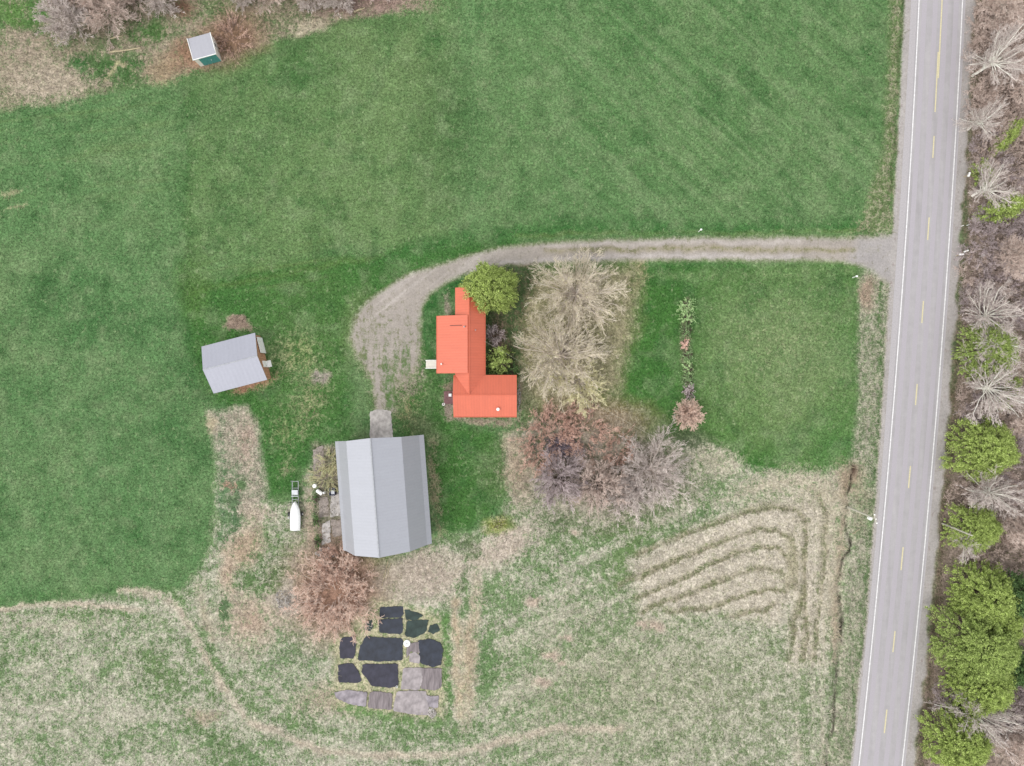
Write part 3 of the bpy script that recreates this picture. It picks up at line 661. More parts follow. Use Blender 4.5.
opening('d', (441.4, 364.5, 1.3), .95, 2.0, 'w', fh); opening('d', (457.2, 396, 1.1), .95, 2.0, 'w', fh)
# vents and chimney pipes on the roof
def vent(px, py, z, r, h, mat, name='vent_pipe', cap_=True):
    c = P(px, py, z + h); x, y = c[0] - fh0[0], c[1] - fh0[1]
    m_ = MB().lathe((x, y, z - .4), [(r, 0), (r, h + .4)], 14)
    v = m_.build(name, mat, fh, smooth=False)
    if cap_: MB().lathe((x, y, z + h), [(r * 1.5, -.03), (r * 1.6, .05), (r * .6, .16)], 14).build('cap', mat, v)
    return v
vent(498, 409.3, 3.35, .15, .5, M['white'], 'chimney_flue')
vent(464.3, 326.6, 4.1, .08, .5, M['galv']); vent(475.5, 330, 3.9, .06, .35, M['galv']); vent(441.3, 364, 2.8, .08, .5, M['white'])
MB().tube(local([W(452, 327.5, 3.5)])[0], local([W(464, 327.5, 4.2)])[0], .035, n=6).build('pipe_shadow_strip', M['black'], fh)  # thin dark strip laid on the roof as the vent pipe's shadow
MB().box(local([W(484.6, 333, 2.4)])[0], (.25, .35, .5)).build('meter_box', M['galv'], fh)
# gutters
for a_, b_ in (((438.6, 317.6, 2.62), (438.6, 373.6, 2.62)), ((xe + .4, yn, 2.9), (xe + .4, yt, 2.9)), ((x0, ys_ + .4, 2.9), (x1, ys_ + .4, 2.9))):
    MB().tube(local([W(*a_)])[0], local([W(*b_)])[0], .06, n=6).build('gutter', M['redroofW'], fh)
# entrance stair with rails
sx, sy = P(432.0, 364.5)
st = empty('entry_steps', (sx, sy, 0), 'small white wooden entry steps against the west side of the red-roofed house', 'steps')
MB().box((.35, 0, .62), (.9, 1.25, .08)).build('landing', M['trim'], st)
for i in range(3): MB().box((-.25 - .26 * i, 0, .46 - .17 * i), (.26, 1.2, .05)).build('tread', M['trim'], st)
for s_ in (-1, 1):
    r_ = MB().tube((.8, .6 * s_, 1.5), (-.1, .6 * s_, 1.5), .04, n=6).tube((-.1, .6 * s_, 1.5), (-.85, .6 * s_, .95), .04, n=6)
    for px_, zt in ((.78, 1.5), (-.1, 1.5), (-.82, .95)): r_.tube((px_, .6 * s_, 0), (px_, .6 * s_, zt), .04, n=6)
    r_.build('railing', M['white'], st)
# brown deck at the south-west corner
dx_, dy_ = P(449.3, 397.5)
dk = empty('deck', (dx_, dy_, 0), 'small reddish brown deck with a white chair at the red house, south-west corner', 'deck')
bd = MB()
for i in range(8): bd.box((-.66 + i * .19, 0, .3), (.175, 1.9, .04))
bd.build('boards', M['deckwood'], dk)
MB().box((0, 0, .14), (1.5, 1.85, .28)).build('frame', M['deckwood'], dk)
dk['label'] = 'small reddish brown deck at the south-west corner of the red house'
cx1, cy1 = P(450.5, 395)
ch = empty('garden_chair', (cx1, cy1, .32), 'tiny white plastic chair on the reddish brown deck', 'chair')
MB().box((0, 0, .4), (.42, .42, .04)).build('seat', M['white'], ch); MB().box((.2, 0, .65), (.04, .42, .5)).build('backrest', M['white'], ch)
for a_ in (-.18, .18):
    for b_ in (-.18, .18): MB().box((a_, b_, .19), (.04, .04, .38)).build('leg', M['white'], ch)
px_, py_ = P(443.7, 404.2)
pt = empty('plant_pot', (px_, py_, 0), 'small pale plant pot standing just south-west of the brown deck', 'pot')
MB().lathe((0, 0, 0), [(.14, 0), (.2, .32), (.22, .34), (.17, .34), (.15, .28)], 12).build('pot', M['white'], pt)
MB().lathe((0, 0, .26), [(.15, 0), (.1, .05)], 10).build('soil', M['slabbrown'], pt)

# --- gambrel barn
def frame_obj(name, px, py, ang, label, cat):
    x, y = P(px, py); return empty(name, (x, y, 0), label, cat, rz=ang)
bn = frame_obj('barn', 387.8, 488.8, R(4.3), 'large barn with broad pale grey gambrel metal roof', 'barn')
# local x across, y along (north +); metres
bh = 7.9; prof = [(-6.45, 3.55), (-5.85, 4.2), (-3.85, 7.6), (0, 9.9), (3.85, 7.6), (5.85, 4.2), (6.45, 3.55)]
bright = M['barnroof']
for i in range(6):
    a_, b_ = prof[i], prof[i + 1]
    nn_ = lambda xx: bh + .5 * max(0, 1 - abs(xx) / 6.4)
    q = [(a_[0], -bh, a_[1]), (b_[0], -bh, b_[1]), (b_[0], nn_(b_[0]), b_[1]), (a_[0], nn_(a_[0]), a_[1])]
    MB().slab(q, .09).build('roof_slope', bright, bn)
MB().tube((0, -bh, 9.92), (0, bh + .5, 9.92), .1, n=6).build('ridge_cap', M['galv'], bn)
wp = [(-5.9, 0), (-5.9, 4.0), (-3.8, 7.45), (0, 9.7), (3.8, 7.45), (5.9, 4.0), (5.9, 0)]
w_ = MB()
for yy in (-bh + .45, bh - .65):
    w_.hexa([(p[0], yy, p[1] - (.1 if p[1] == 0 else 0)) for p in wp], [(p[0], yy + .2, p[1] - (.1 if p[1] == 0 else 0)) for p in wp])
for s_ in (-1, 1): w_.box((s_ * 5.8, -.1, 1.95), (.2, 2 * bh - 1.1, 4.1))
w_.build('wall', M['barnwood'], bn)
dr = MB().box((1.0, bh - .40, 1.9), (3.4, .08, 3.8)).build('barn_door', M['white'], bn); MB().box((2.4, bh - .34, 1.4), (.06, .06, .4)).build('handle', M['black'], dr)
dr = MB().box((0, -bh + .41, 1.9), (3.4, .08, 3.8)).build('barn_door', M['trim'], bn); MB().box((1.4, -bh + .35, 1.4), (.06, .06, .4)).build('handle', M['black'], dr)
for yy in (-5, -1.8, 1.8, 5):
    for s_ in (-1, 1):
        f_ = MB().box((s_ * 5.93, yy, 2.2), (.08, .9, .8)).build('window', M['white'], bn); MB().box((s_ * 5.96, yy, 2.2), (.06, .72, .62)).build('pane', M['glass'], f_)
for s_ in (-4.2, 4.3):
    f_ = MB().box((s_, bh - .42, 2.2), (.9, .08, .8)).build('window', M['white'], bn); MB().box((s_, bh - .39, 2.2), (.72, .06, .62)).build('pane', M['glass'], f_)

# --- garage / workshop, rotated gable
ga = frame_obj('garage', 240.9, 363.6, R(14.5), 'small grey-roofed gable garage with orange-brown boarded end and white door', 'garage')
L2, W2 = 4.05, 3.55    # half length (x), half width (y)
for s_ in (-1, 1):
    q = [(-L2, 0, 4.05), (L2, 0, 4.05), (L2, s_ * W2, 2.5), (-L2, s_ * W2, 2.5)]
    if s_ > 0: q = q[::-1]
    MB().slab(q, .1).build('roof_slope', M['garageroof'], ga)
MB().tube((-L2, 0, 4.07), (L2, 0, 4.05), .07, n=6).build('ridge_cap', M['galv'], ga)
w_ = MB(); wp = [(-W2 + .25, -.1), (-W2 + .25, 2.5), (0, 3.93), (W2 - .25, 2.5), (W2 - .25, -.1)]
for xx in (-L2 + .2, L2 - .35): w_.hexa([(xx, p[0], p[1]) for p in wp], [(xx + .15, p[0], p[1]) for p in wp])
for s_ in (-1, 1): w_.box((0, s_ * (W2 - .33), 1.2), (2 * L2 - .7, .15, 2.55))
w_.build('wall', M['garagewood'], ga)
MB().box((L2 - .02, 1.75, 1.1), (.1, 2.4, 2.1)).build('garage_door', M['white'], ga)
d_ = MB().box((L2 - .16, -1.1, 1.0), (.1, .95, 2.0)).build('door', M['white'], ga); MB().box((L2 - .08, -1.4, 1.0), (.06, .06, .14)).build('handle', M['black'], d_)
MB().box((L2 + .15, -1.1, .1), (.5, 1.0, .2)).build('doorstep', M['white'], ga)
for xx in (-1.8, 1.2):
    f_ = MB().box((xx, -W2 + .24, 1.5), (1.0, .08, .8)).build('window', M['white'], ga); MB().box((xx, -W2 + .21, 1.5), (.82, .06, .62)).build('pane', M['glass'], f_)

# --- small shed, teal front
sh = frame_obj('garden_shed', 208.4, 53.6, R(15.5), 'small grey-roofed shed with a teal front at the edge of the rough grass', 'shed')
a2, b2 = 1.72, 1.66
MB().slab([(-a2, -b2, 2.42), (a2, -b2, 2.42), (a2, b2, 2.2), (-a2, b2, 2.2)], .09).build('roof', M['shedroof'], sh)
MB().box((0, -b2 - .02, 2.37), (2 * a2 + .1, .07, .16)).box((a2 + .02, 0, 2.27), (.07, 2 * b2, .2)).box((-a2 - .02, 0, 2.27), (.07, 2 * b2, .2)).build('fascia', M['white'], sh)
MB().box((0, -.02, .98), (2 * a2 - .16, 2 * b2 - .2, 2.16)).build('wall', M['trim'], sh)
fr = MB().box((.28, -b2 + .06, 1.05), (2.6, .06, 2.0)).build('door', M['teal'], sh)
MB().box((.5, -b2 + .01, 1.1), (.05, .05, .2)).build('handle', M['white'], fr)
f_ = MB().box((a2 - .06, .2, 1.3), (.06, .7, .6)).build('window', M['white'], sh); MB().box((a2 - .03, .2, 1.3), (.05, .54, .44)).build('pane', M['glass'], f_)

# ------------------------------------------------------------------ flat slabs, garden plots, stones
rngs = np.random.default_rng(11)
def plot(name, pts, mat, label, cat, th=.06, z=0.03, group=None, wob=.5):
    """an irregular flat sheet or slab outlined in ground pixels"""
    out = []
    n = len(pts)
    for i in range(n):
        a_, b_ = pts[i], pts[(i + 1) % n]; L = math.hypot(b_[0] - a_[0], b_[1] - a_[1]); k = max(1, int(L / 2.0))
        for j in range(k):
            t = j / k; jj = 0 if wob == 0 else rngs.uniform(-wob, wob); kk = 0 if wob == 0 else rngs.uniform(-wob, wob)
            out.append((a_[0] + (b_[0] - a_[0]) * t + jj, a_[1] + (b_[1] - a_[1]) * t + kk))
    cx = sum(p[0] for p in pts) / n; cy = sum(p[1] for p in pts) / n; o0 = P(cx, cy)
    top = []; bot = []
    for p in out:
        q = P(*p); top.append((q[0] - o0[0], q[1] - o0[1], z + th)); bot.append((q[0] - o0[0], q[1] - o0[1], -.15))
    o = MB().hexa(bot, top).build(name, mat); o.location = (o0[0], o0[1], 0)
    return setp(o, label, cat, group)
fabric = simple('black_sheeting', C(48, 55, 70), 0.55, 0.3, 0.9, bumpd=.05)
fabric2 = simple('faded_sheeting', C(66, 65, 80), 0.7, 0.22, 0.9, bumpd=.05)
fabricg = simple('mossy_sheeting', C(60, 76, 72), 0.75, 0.28, 0.8, bumpd=.05)
soil = simple('bare_grey_soil', C(186, 177, 178), 0.95, 0.2, 1.1, bumpd=.06)
soild = simple('bare_brown_soil', C(152, 142, 144), 0.95, 0.25, 1.1, bumpd=.06, stretch=(3, .5, 1))
soilp = simple('patchy_grey_soil', C(172, 164, 170), 0.95, 0.3, 0.9, bumpd=.06)
Q = lambda L: [(320 + u / 5.471, 590 + v / 5.471) for u, v in L]
plots = [
 ([(335, 95), (450, 90), (455, 130), (440, 150), (330, 150)], fabric, 'northernmost black sheeted garden bed, short and wide'),
 ([(325, 165), (450, 155), (450, 230), (430, 240), (330, 232)], fabric, 'black garden bed just below the northernmost one'),
 ([(250, 170), (285, 165), (290, 200), (275, 225), (245, 215)], fabricg, 'tiniest dark garden bed, rounded, next to the red brush heap'),
 ([(465, 105), (540, 125), (560, 140), (530, 160), (475, 162)], fabricg, 'slim mossy dark garden bed at the top right of the plot'),
 ([(480, 172), (550, 165), (590, 165), (580, 225), (520, 258), (468, 248)], fabricg, 'mossy green-black garden bed above the white lid'),
 ([(605, 195), (640, 185), (655, 220), (620, 240), (592, 225)], fabricg, 'small weedy dark garden bed at the right rim of the plot'),
 ([(120, 265), (190, 255), (195, 300), (185, 370), (115, 370), (108, 320)], fabric2, 'narrow dark garden bed at the left, touching the red brush heap'),
 ([(255, 255), (320, 262), (445, 265), (445, 380), (330, 385), (215, 380), (225, 310)], fabric, 'largest black garden bed in the middle of the plot'),
 ([(540, 280), (600, 270), (660, 290), (670, 330), (660, 405), (620, 415), (550, 395)], fabric, 'rounded black garden bed right of the white lid'),
 ([(475, 300), (538, 285), (545, 345), (500, 335), (475, 370)], soild, 'narrow brown soil garden bed immediately right of the white lid'),
 ([(490, 350), (520, 340), (545, 360), (545, 400), (490, 390)], soil, 'small pale grey patch of soil beside the rounded black bed'),
 ([(105, 410), (180, 402), (205, 440), (225, 490), (205, 505), (105, 500)], fabric2, 'dark bed at the left of the third row of the garden'),
 ([(240, 410), (420, 405), (425, 520), (380, 530), (290, 522), (235, 450)], fabric2, 'wide dark purplish bed in the middle of the third garden row'),
 ([(460, 430), (555, 425), (560, 480), (545, 540), (445, 540)], soil, 'pale grey soil bed in the third garden row'),
 ([(556, 430), (662, 430), (660, 530), (620, 545), (552, 535), (565, 480)], soild, 'brown striped soil bed at the right of the third garden row'),
 ([(85, 560), (150, 548), (255, 560), (245, 635), (160, 620), (95, 590)], soilp, 'patchy lilac-grey soil bed at the bottom left of the garden'),
 ([(275, 565), (300, 555), (392, 565), (388, 650), (265, 640)], soild, 'brown-grey soil bed second from left in the bottom garden row'),
 ([(425, 555), (575, 555), (590, 600), (590, 680), (500, 675), (405, 655)], soil, 'largest pale grey soil bed in the bottom garden row'),
 ([(580, 580), (650, 580), (645, 640), (600, 640)], soilp, 'small stony soil bed at the bottom right corner of the garden'),
]
def chaikin(L):
    o = []
    for i in range(len(L)):
        a_, b_ = L[i], L[(i + 1) % len(L)]
        o += [(a_[0] * .93 + b_[0] * .07, a_[1] * .93 + b_[1] * .07), (a_[0] * .07 + b_[0] * .93, a_[1] * .07 + b_[1] * .93)]
    return o
def swell(L):
    cx = sum(p[0] for p in L) / len(L); cy = sum(p[1] for p in L) / len(L)
    return [(cx + (p[0] - cx) * 1.065, cy + (p[1] - cy) * 1.07) for p in L]
for bi, (pts, mt, lb) in enumerate(plots): plot('garden_bed', Q(chaikin(swell(pts))), mt, lb, 'garden bed', th=.03 + .004 * bi, group='garden beds south of the barn', wob=.45)
for px_, py_, r_, lb in ((407, 643, .52, 'round white lid lying between the black garden beds'), (397, 686, .16, 'tiny cream bucket at the grassy corner between garden beds')):
    x, y = P(px_, py_); t = empty('tank_lid' if r_ > .3 else 'bucket', (x, y, 0), lb, 'lid' if r_ > .3 else 'bucket')
    if r_ > .3:
        MB().lathe((0, 0, 0), [(r_, 0), (r_, .18), (r_ * .9, .26), (r_ * .3, .32)], 20).build('cover', M['white'], t)
        MB().box((0, 0, .34), (.3, .06, .06)).build('handle', M['black'], t)
    else:
        MB().lathe((0, 0, 0), [(r_ * .8, 0), (r_, .3), (r_ * .85, .3), (r_ * .7, .05)], 12).build('pail', M['white'], t)
def rocks(name, px, py, rx, ry, n, smin, smax, label, cat, seed, mat=None, hz=.3):
    """a heap of angular stones as one countless mass on top of the ground"""
    g = np.random.default_rng(seed); V = []; F = []
    base = np.array([[1, 0, 0], [-1, 0, 0], [0, 1, 0], [0, -1, 0], [0, 0, 1], [0, 0, -1]], float)
    fc = np.array([[0, 2, 4], [2, 1, 4], [1, 3, 4], [3, 0, 4], [2, 0, 5], [1, 2, 5], [3, 1, 5], [0, 3, 5]])
    for i in range(n):
        a_ = g.uniform(0, 6.28); q = math.sqrt(g.random()); s_ = g.uniform(smin, smax)
        c = np.array([rx * S * q * math.cos(a_), ry * S * q * math.sin(a_), hz * (1 - q) + s_ * .2])
        v = base * (s_ * g.uniform(.6, 1.2, (6, 3))); t = g.uniform(0, 3.14)
        rot = np.array([[math.cos(t), -math.sin(t), 0], [math.sin(t), math.cos(t), 0], [0, 0, 1]])
        F.append(fc + len(V) * 6); V.append(v @ rot.T + c)
    o = mesh_np(name, np.concatenate(V), np.concatenate(F), mat or M['stone']); x, y = P(px, py); o.location = (x, y, 0)
    return setp(o, label, cat)
rocks('stone_pile', 284, 599, 9, 10, 60, .08, .22, 'heap of pale field stones left of the red brush heap', 'stones', 3)['kind'] = 'stuff'
rocks('stone_pile', 432, 713, 3.5, 5, 45, .12, .3, 'small grey stone heap at the bottom right corner of the garden', 'stones', 4)['kind'] = 'stuff'
rocks('stone_pile', 326, 552, 11, 5, 60, .1, .26, 'rubble heap against the red brush, beside the barn corner', 'stones', 6)['kind'] = 'stuff'
rocks('stone_pile', 519, 398, 1.6, 14, 70, .08, .18, 'narrow row of stones along the east gable of the red house', 'stones', 9)['kind'] = 'stuff'
plot('concrete_pad', [(370, 412), (378, 409), (391, 411), (393, 437), (370, 440)], M['concrete'], 'cracked concrete ramp pad at the north end of the barn', 'slab', th=.03)
plot('concrete_pad', [(331, 492), (342, 492), (343, 516), (330, 517)], M['concrete'], 'narrow concrete slab against the barn, below the dark blue box', 'slab', th=.05)
plot('concrete_pad', [(331, 520), (341, 519), (342, 535), (333, 537)], M['slabbrown'], 'brownish concrete slab nearest the red brush heap', 'slab', th=.05)
plot('concrete_pad', [(322, 524), (330, 520), (331, 542), (322, 545)], M['concrete'], 'grey slab at the lower left of the foundation strip', 'slab', th=.04)
plot('concrete_pad', [(318, 498), (328, 497), (329, 516), (320, 518)], M['slabbrown'], 'worn slab left of the narrow concrete slab by the barn', 'slab', th=.03)
plot('concrete_pad', [(313, 450), (323, 445), (325, 462), (320, 480), (314, 476)], M['slabbrown'], 'weedy slab at the northern end of the foundation strip', 'slab', th=.03)

# ------------------------------------------------------------------ boat, trailer, odds and ends
def loft(rings, name, mat, parent, cap=True, smooth=True):
    n = len(rings[0]); v = [p for r in rings for p in r]; m_ = MB(); m_.v = list(v)
    for k in range(len(rings) - 1):
        for i in range(n - 1): m_.f.append([k * n + i, k * n + i + 1, (k + 1) * n + i + 1, (k + 1) * n + i])
    if cap: m_.f.append([i for i in range(n)]); m_.f.append([(len(rings) - 1) * n + i for i in reversed(range(n))])
    return m_.build(name, mat, parent, smooth=smooth)
bx, by = P(295.3, 516, .8)
bt = empty('boat', (bx, by, 0), 'white covered boat with pointed bow facing the barn lawn, on bare grass', 'boat')
st_ = [(-2.15, .70, .62), (-1.2, .75, .62), (0, .76, .64), (.9, .66, .68), (1.6, .42, .74), (2.0, .18, .80), (2.2, .02, .84)]
hull = []; deck_ = []
for yy, hw, zt in st_:
    hull.append([(-hw, yy, zt + .25), (-hw * .92, yy, zt - .1), (-hw * .45, yy, zt - .38), (0, yy, zt - .45), (hw * .45, yy, zt - .38), (hw * .92, yy, zt - .1), (hw, yy, zt + .25)])
    deck_.append([(-hw - .03, yy, zt + .22), (-hw * .98, yy, zt + .3), (-hw * .5, yy, zt + .42), (0, yy, zt + .5), (hw * .5, yy, zt + .42), (hw * .98, yy, zt + .3), (hw + .03, yy, zt + .22)])
loft(hull, 'hull', M['gel'], bt); loft(deck_, 'cover', M['gel'], bt)
MB().box((0, -2.2, .75), (.3, .15, .5)).build('transom_bracket', M['black'], bt)
tx, ty = P(296.2, 503)
tr = empty('boat_trailer', (tx, ty, 0), 'galvanised boat trailer with its frame sticking out ahead of the white boat', 'trailer')
f_ = MB()
for s_ in (-1, 1):
    f_.tube((.45 * s_, 3.4, .45), (.45 * s_, -3.2, .38), .05, n=6)
for yy in (3.3, 2.3, 1.5, .6, -2.0, -3.2): f_.tube((-.45, yy, .42), (.45, yy, .42), .04, n=6)
f_.tube((-.45, 3.4, .45), (-.45, 3.4, 1.0), .04, n=6).tube((.45, 3.4, .45), (.45, 3.4, 1.0), .04, n=6)
f_.build('frame', M['galv'], tr)
MB().tube((-1.05, -1.6, .33), (1.05, -1.6, .33), .045, n=6).build('axle', M['black'], tr)
MB().tube((-1.0, .1, .33), (1.0, .1, .33), .04, n=6).build('crossbar', M['black'], tr)
for s_ in (-1, 1):
    wh = MB().lathe((.98 * s_, -1.6, .3), [(.3, -.1), (.31, 0), (.3, .1)], 18, 'x').build('wheel', M['black'], tr)
    MB().lathe((1.09 * s_, -1.6, .3), [(.16, -.02), (.12, .03)], 12, 'x').build('rim', M['white'], wh)
MB().box((0, 1.7, .62), (.9, .7, .25)).box((0, 1.15, .6), (1.0, .1, .35)).build('winch_stand', M['galv'], tr)
def barrel(px, py, r_, h_, mat, label, lie=None):
    x, y = P(px, py); t = empty('barrel', (x, y, 0), label, 'barrel', 'white barrels by the barn')
    if lie is None:
        b_ = MB().lathe((0, 0, 0), [(r_ * .9, 0), (r_, .06), (r_, h_ * .3), (r_ * 1.04, h_ * .33), (r_, h_ * .36), (r_, h_ * .63), (r_ * 1.04, h_ * .66), (r_, h_ * .7), (r_, h_ - .06), (r_ * .9, h_)], 18).build('drum', mat, t)
        MB().lathe((.1, 0, h_), [(.04, 0), (.04, .03)], 8).build('bung', M['black'], b_)
    else:
        b_ = MB().lathe((0, 0, r_), [(r_ * .9, -h_ / 2), (r_, -h_ / 2 + .06), (r_, h_ / 2 - .06), (r_ * .9, h_ / 2)], 18, 'x').build('drum', mat, t)
        MB().lathe((h_ / 2, 0, r_), [(.05, 0), (.05, .03)], 8, 'x').build('bung', M['black'], b_); t.rotation_euler = (0, 0, lie)
barrel(315.8, 485.3, .3, .8, M['white'], 'white barrel standing at the top left of the pair by the slabs')
barrel(320, 491.8, .3, 1.0, M['white'], 'white barrel lying on its side beside the slabs', R(-35))
x, y = P(325.6, 492)
t = empty('propane_cylinder', (x, y, 0), 'slim white cylinder between the lying barrel and the dark blue box', 'cylinder')
MB().lathe((0, 0, 0), [(.15, 0), (.17, .1), (.17, .9), (.1, 1.05)], 14).build('tank', M['white'], t); MB().lathe((0, 0, 1.03), [(.05, 0), (.05, .12)], 8).build('valve', M['galv'], t)
x, y = P(333.3, 491)
t = empty('utility_cart', (x, y, 0), 'dark navy garden cart parked against the barn', 'cart')
m_ = MB().box((0, 0, .42), (.82, 1.1, .05))
for a_, b_, c_, e_ in ((.39, 0, .05, 1.1), (-.39, 0, .05, 1.1), (0, .53, .82, .05), (0, -.53, .82, .05)): m_.box((a_, b_, .62), (c_, e_, .38))
m_.build('tub', M['blue'], t)
MB().box((.05, -.1, .5), (.5, .6, .1)).build('load', M['galv'], t)
for s_ in (-1, 1):
    for yy in (-.35, .35): MB().lathe((.44 * s_, yy, .2), [(.2, -.04), (.2, .04)], 14, 'x').build('wheel', M['black'], t)
MB().tube((0, .5, .35), (.1, 1.1, .9), .025, n=6).build('handle', M['black'], t)
x, y = P(289, 517.5); t = empty('plastic_jug', (x, y, 0), 'small white jug in the grass left of the white boat', 'jug')
MB().lathe((0, 0, 0), [(.14, 0), (.15, .05), (.15, .25), (.06, .36), (.05, .42)], 12).build('body', M['white'], t); MB().lathe((0, 0, .42), [(.055, 0), (.055, .05)], 8).build('lid', M['blue'], t)
# loose timbers lying in the grass
def log(a, b, r_, mat, label, name='log', cat='log', z0=.1, z1=.1):
    pa = P(*a); pb = P(*b); g = np.random.default_rng(int(a[0] * 7 + a[1])); n = 6; m_ = MB(); pts = []
    for i in range(n + 1):
        t = i / n; pts.append(((pb[0] - pa[0]) * t + g.normal(0, .05) * (0 < i < n), (pb[1] - pa[1]) * t + g.normal(0, .05) * (0 < i < n), z0 + (z1 - z0) * t))
    for i in range(n): m_.tube(pts[i], pts[i + 1], r_ * (1 - .4 * i / n), r_ * (1 - .4 * (i + 1) / n), 7)
    o = m_.build(name, mat); o.location = (pa[0], pa[1], 0); return setp(o, label, cat)
log((110, 52.5), (141, 48), .14, M['timber'], 'longest pale log, lying crosswise in the grass between two bare trees, left of the shed')
log((111, 39), (123, 36), .10, M['timber'], 'short pale log just above the longest one near the top left bare trees')
log((354, 12), (365, 8), .16, M['timber'], 'short thick pale log on the rough strip right of the top bare shrubs')
log((388, 561), (382, 586), .07, M['timber'], 'thin pale pole leaning off the south end of the barn, longer of two', 'wooden_pole', 'pole')
log((391, 563), (386, 580), .06, M['timber'], 'thin pale pole off the south end of the barn, shorter of two', 'wooden_pole', 'pole')
log((852, 534), (860, 529), .06, M['timber'], 'short pale stick on the grass verge below the utility pole', 'stick', 'stick')
# small white posts
def post(px, py, h_, label, r_=.06, head=True, tilt=0):
    x, y = P(px, py); t = empty('marker_post', (x, y, 0), label, 'post')
    MB().tube((0, 0, 0), (0, 0, h_), r_, r_, 8).build('stake', M['white'], t)
    if head: MB().box((0, 0, h_ + .08), (.26, .22, .2)).build('marker_cap', M['white'], t)
post(698.6, 231.6, 1.3, 'white marker post in the grass just north of the long gravel driveway')
post(852.5, 277.6, 1.2, 'white marker post at the lawn corner where the driveway meets the road')
post(979.5, 256.5, .8, 'low pale post under the pinkish brush east of the road'); post(966.5, 225.6, .6, 'low white reflector stake between road and round evergreen', .05, False)
post(961.2, 226.2, .6, 'low white reflector stake nearest the road verge, left of its twin', .05, False)
def mailbox(px, py, rz, label):
    x, y = P(px, py); t = empty('mailbox', (x, y, 0), label, 'mailbox', rz=rz)
    MB().box((0, 0, .55), (.1, .1, 1.1)).build('post', M['timber'], t)
    pr = [(-.13, 1.1), (.13, 1.1), (.13, 1.28), (.09, 1.37), (0, 1.41), (-.09, 1.37), (-.13, 1.28)]
    b_ = MB().hexa([(-.3, p[0], p[1]) for p in pr], [(.3, p[0], p[1]) for p in pr]).build('box', M['white'], t)
    MB().box((0, .15, 1.35), (.16, .02, .1)).build('flag', M['deckwood'], b_)
mailbox(956.2, 255.8, 0, 'white mailbox at the road edge opposite the driveway mouth'); mailbox(960.8, 252.6, R(20), 'small white mailbox just behind the one opposite the driveway mouth')
mailbox(963.8, 177.0, R(70), 'lone white mailbox north of the others, by the road verge')
# utility poles
def upole(px, py, tx_, ty_, h_, label, arm=True):
    x, y = P(px, py); tp = P(tx_, ty_, h_); t = empty('utility_pole', (x, y, 0), label, 'utility pole')
    dx, dy = tp[0] - x, tp[1] - y
    MB().tube((0, 0, -.2), (dx, dy, h_), .15, .10, 10).build('shaft', M['pole'], t)
    if arm:
        a_ = MB().box((dx, dy, h_ - .25), (1.5, .1, .12), R(-75)).build('crossarm', M['pole'], t)
        for k in (-.6, 0, .6):
            MB().lathe((dx + k * math.cos(R(-75)), dy + k * math.sin(R(-75)), h_ - .19), [(.06, 0), (.1, .08), (.06, .14), (.09, .2), (.04, .26)], 10).build('insulator', M['white'], t)
        MB().lathe((dx - .25, dy - .15, h_ - 1.6), [(.2, 0), (.24, .1), (.24, .7), (.18, .8)], 14).build('transformer', M['white'], t)
    return (tp[0], tp[1], h_)
tpA = upole(848.5, 507.3, 876, 519, 8.0, 'utility pole with crossarm on the west verge of the road')
tpB = upole(942.5, 523.5, 972, 535.5, 7.5, 'plain slim pole rising out of the evergreens east of the road', False)
def wire(name, pts, r_, label):
    m_ = MB()
    for (a_, b_, sag) in pts:
        a_ = Vector(a_); b_ = Vector(b_); n = 14; q = [a_.lerp(b_, i / n) - Vector((0, 0, sag * 4 * (i / n) * (1 - i / n))) for i in range(n + 1)]
        for i in range(n): m_.tube(q[i], q[i + 1], r_, n=5)
    return setp(m_.build(name, M['pole']), label, 'wire')
hk = P(484.5, 341, 4.0); mid_ = P(652, 436, 6.5)
wire('overhead_wire', [((hk[0], hk[1], 3.3), (mid_[0], mid_[1], 6.3), .5), ((mid_[0], mid_[1], 6.3), tpA, .6)], .009, 'thin overhead service wire running from the red house over the lawn to the utility pole')

# ------------------------------------------------------------------ vegetation
def prisms(p0, p1, r0, r1, k=3):
    """p0,p1 (n,3), radii (n,) -> vertices, quads"""
    d = p1 - p0; L = np.linalg.norm(d, axis=1, keepdims=True) + 1e-9; d = d / L
    ref = np.where(np.abs(d[:, 2:3]) < .9, np.array([[0, 0, 1.]]), np.array([[1., 0, 0]]))
    u = np.cross(d, ref); u /= np.linalg.norm(u, axis=1, keepdims=True); v = np.cross(d, u)
    n = len(p0); V = np.empty((n, 2 * k, 3))
    for i in range(k):
        t = 2 * math.pi * i / k; o = math.cos(t) * u + math.sin(t) * v
        V[:, i] = p0 + o * r0[:, None]; V[:, k + i] = p1 + o * r1[:, None]
    base = (np.arange(n) * 2 * k)[:, None, None]
    q = np.array([[i, (i + 1) % k, k + (i + 1) % k, k + i] for i in range(k)])[None]
    return V.reshape(-1, 3), (base + q).reshape(-1, 4)
def unit(v): return v / (np.linalg.norm(v, axis=-1, keepdims=True) + 1e-9)
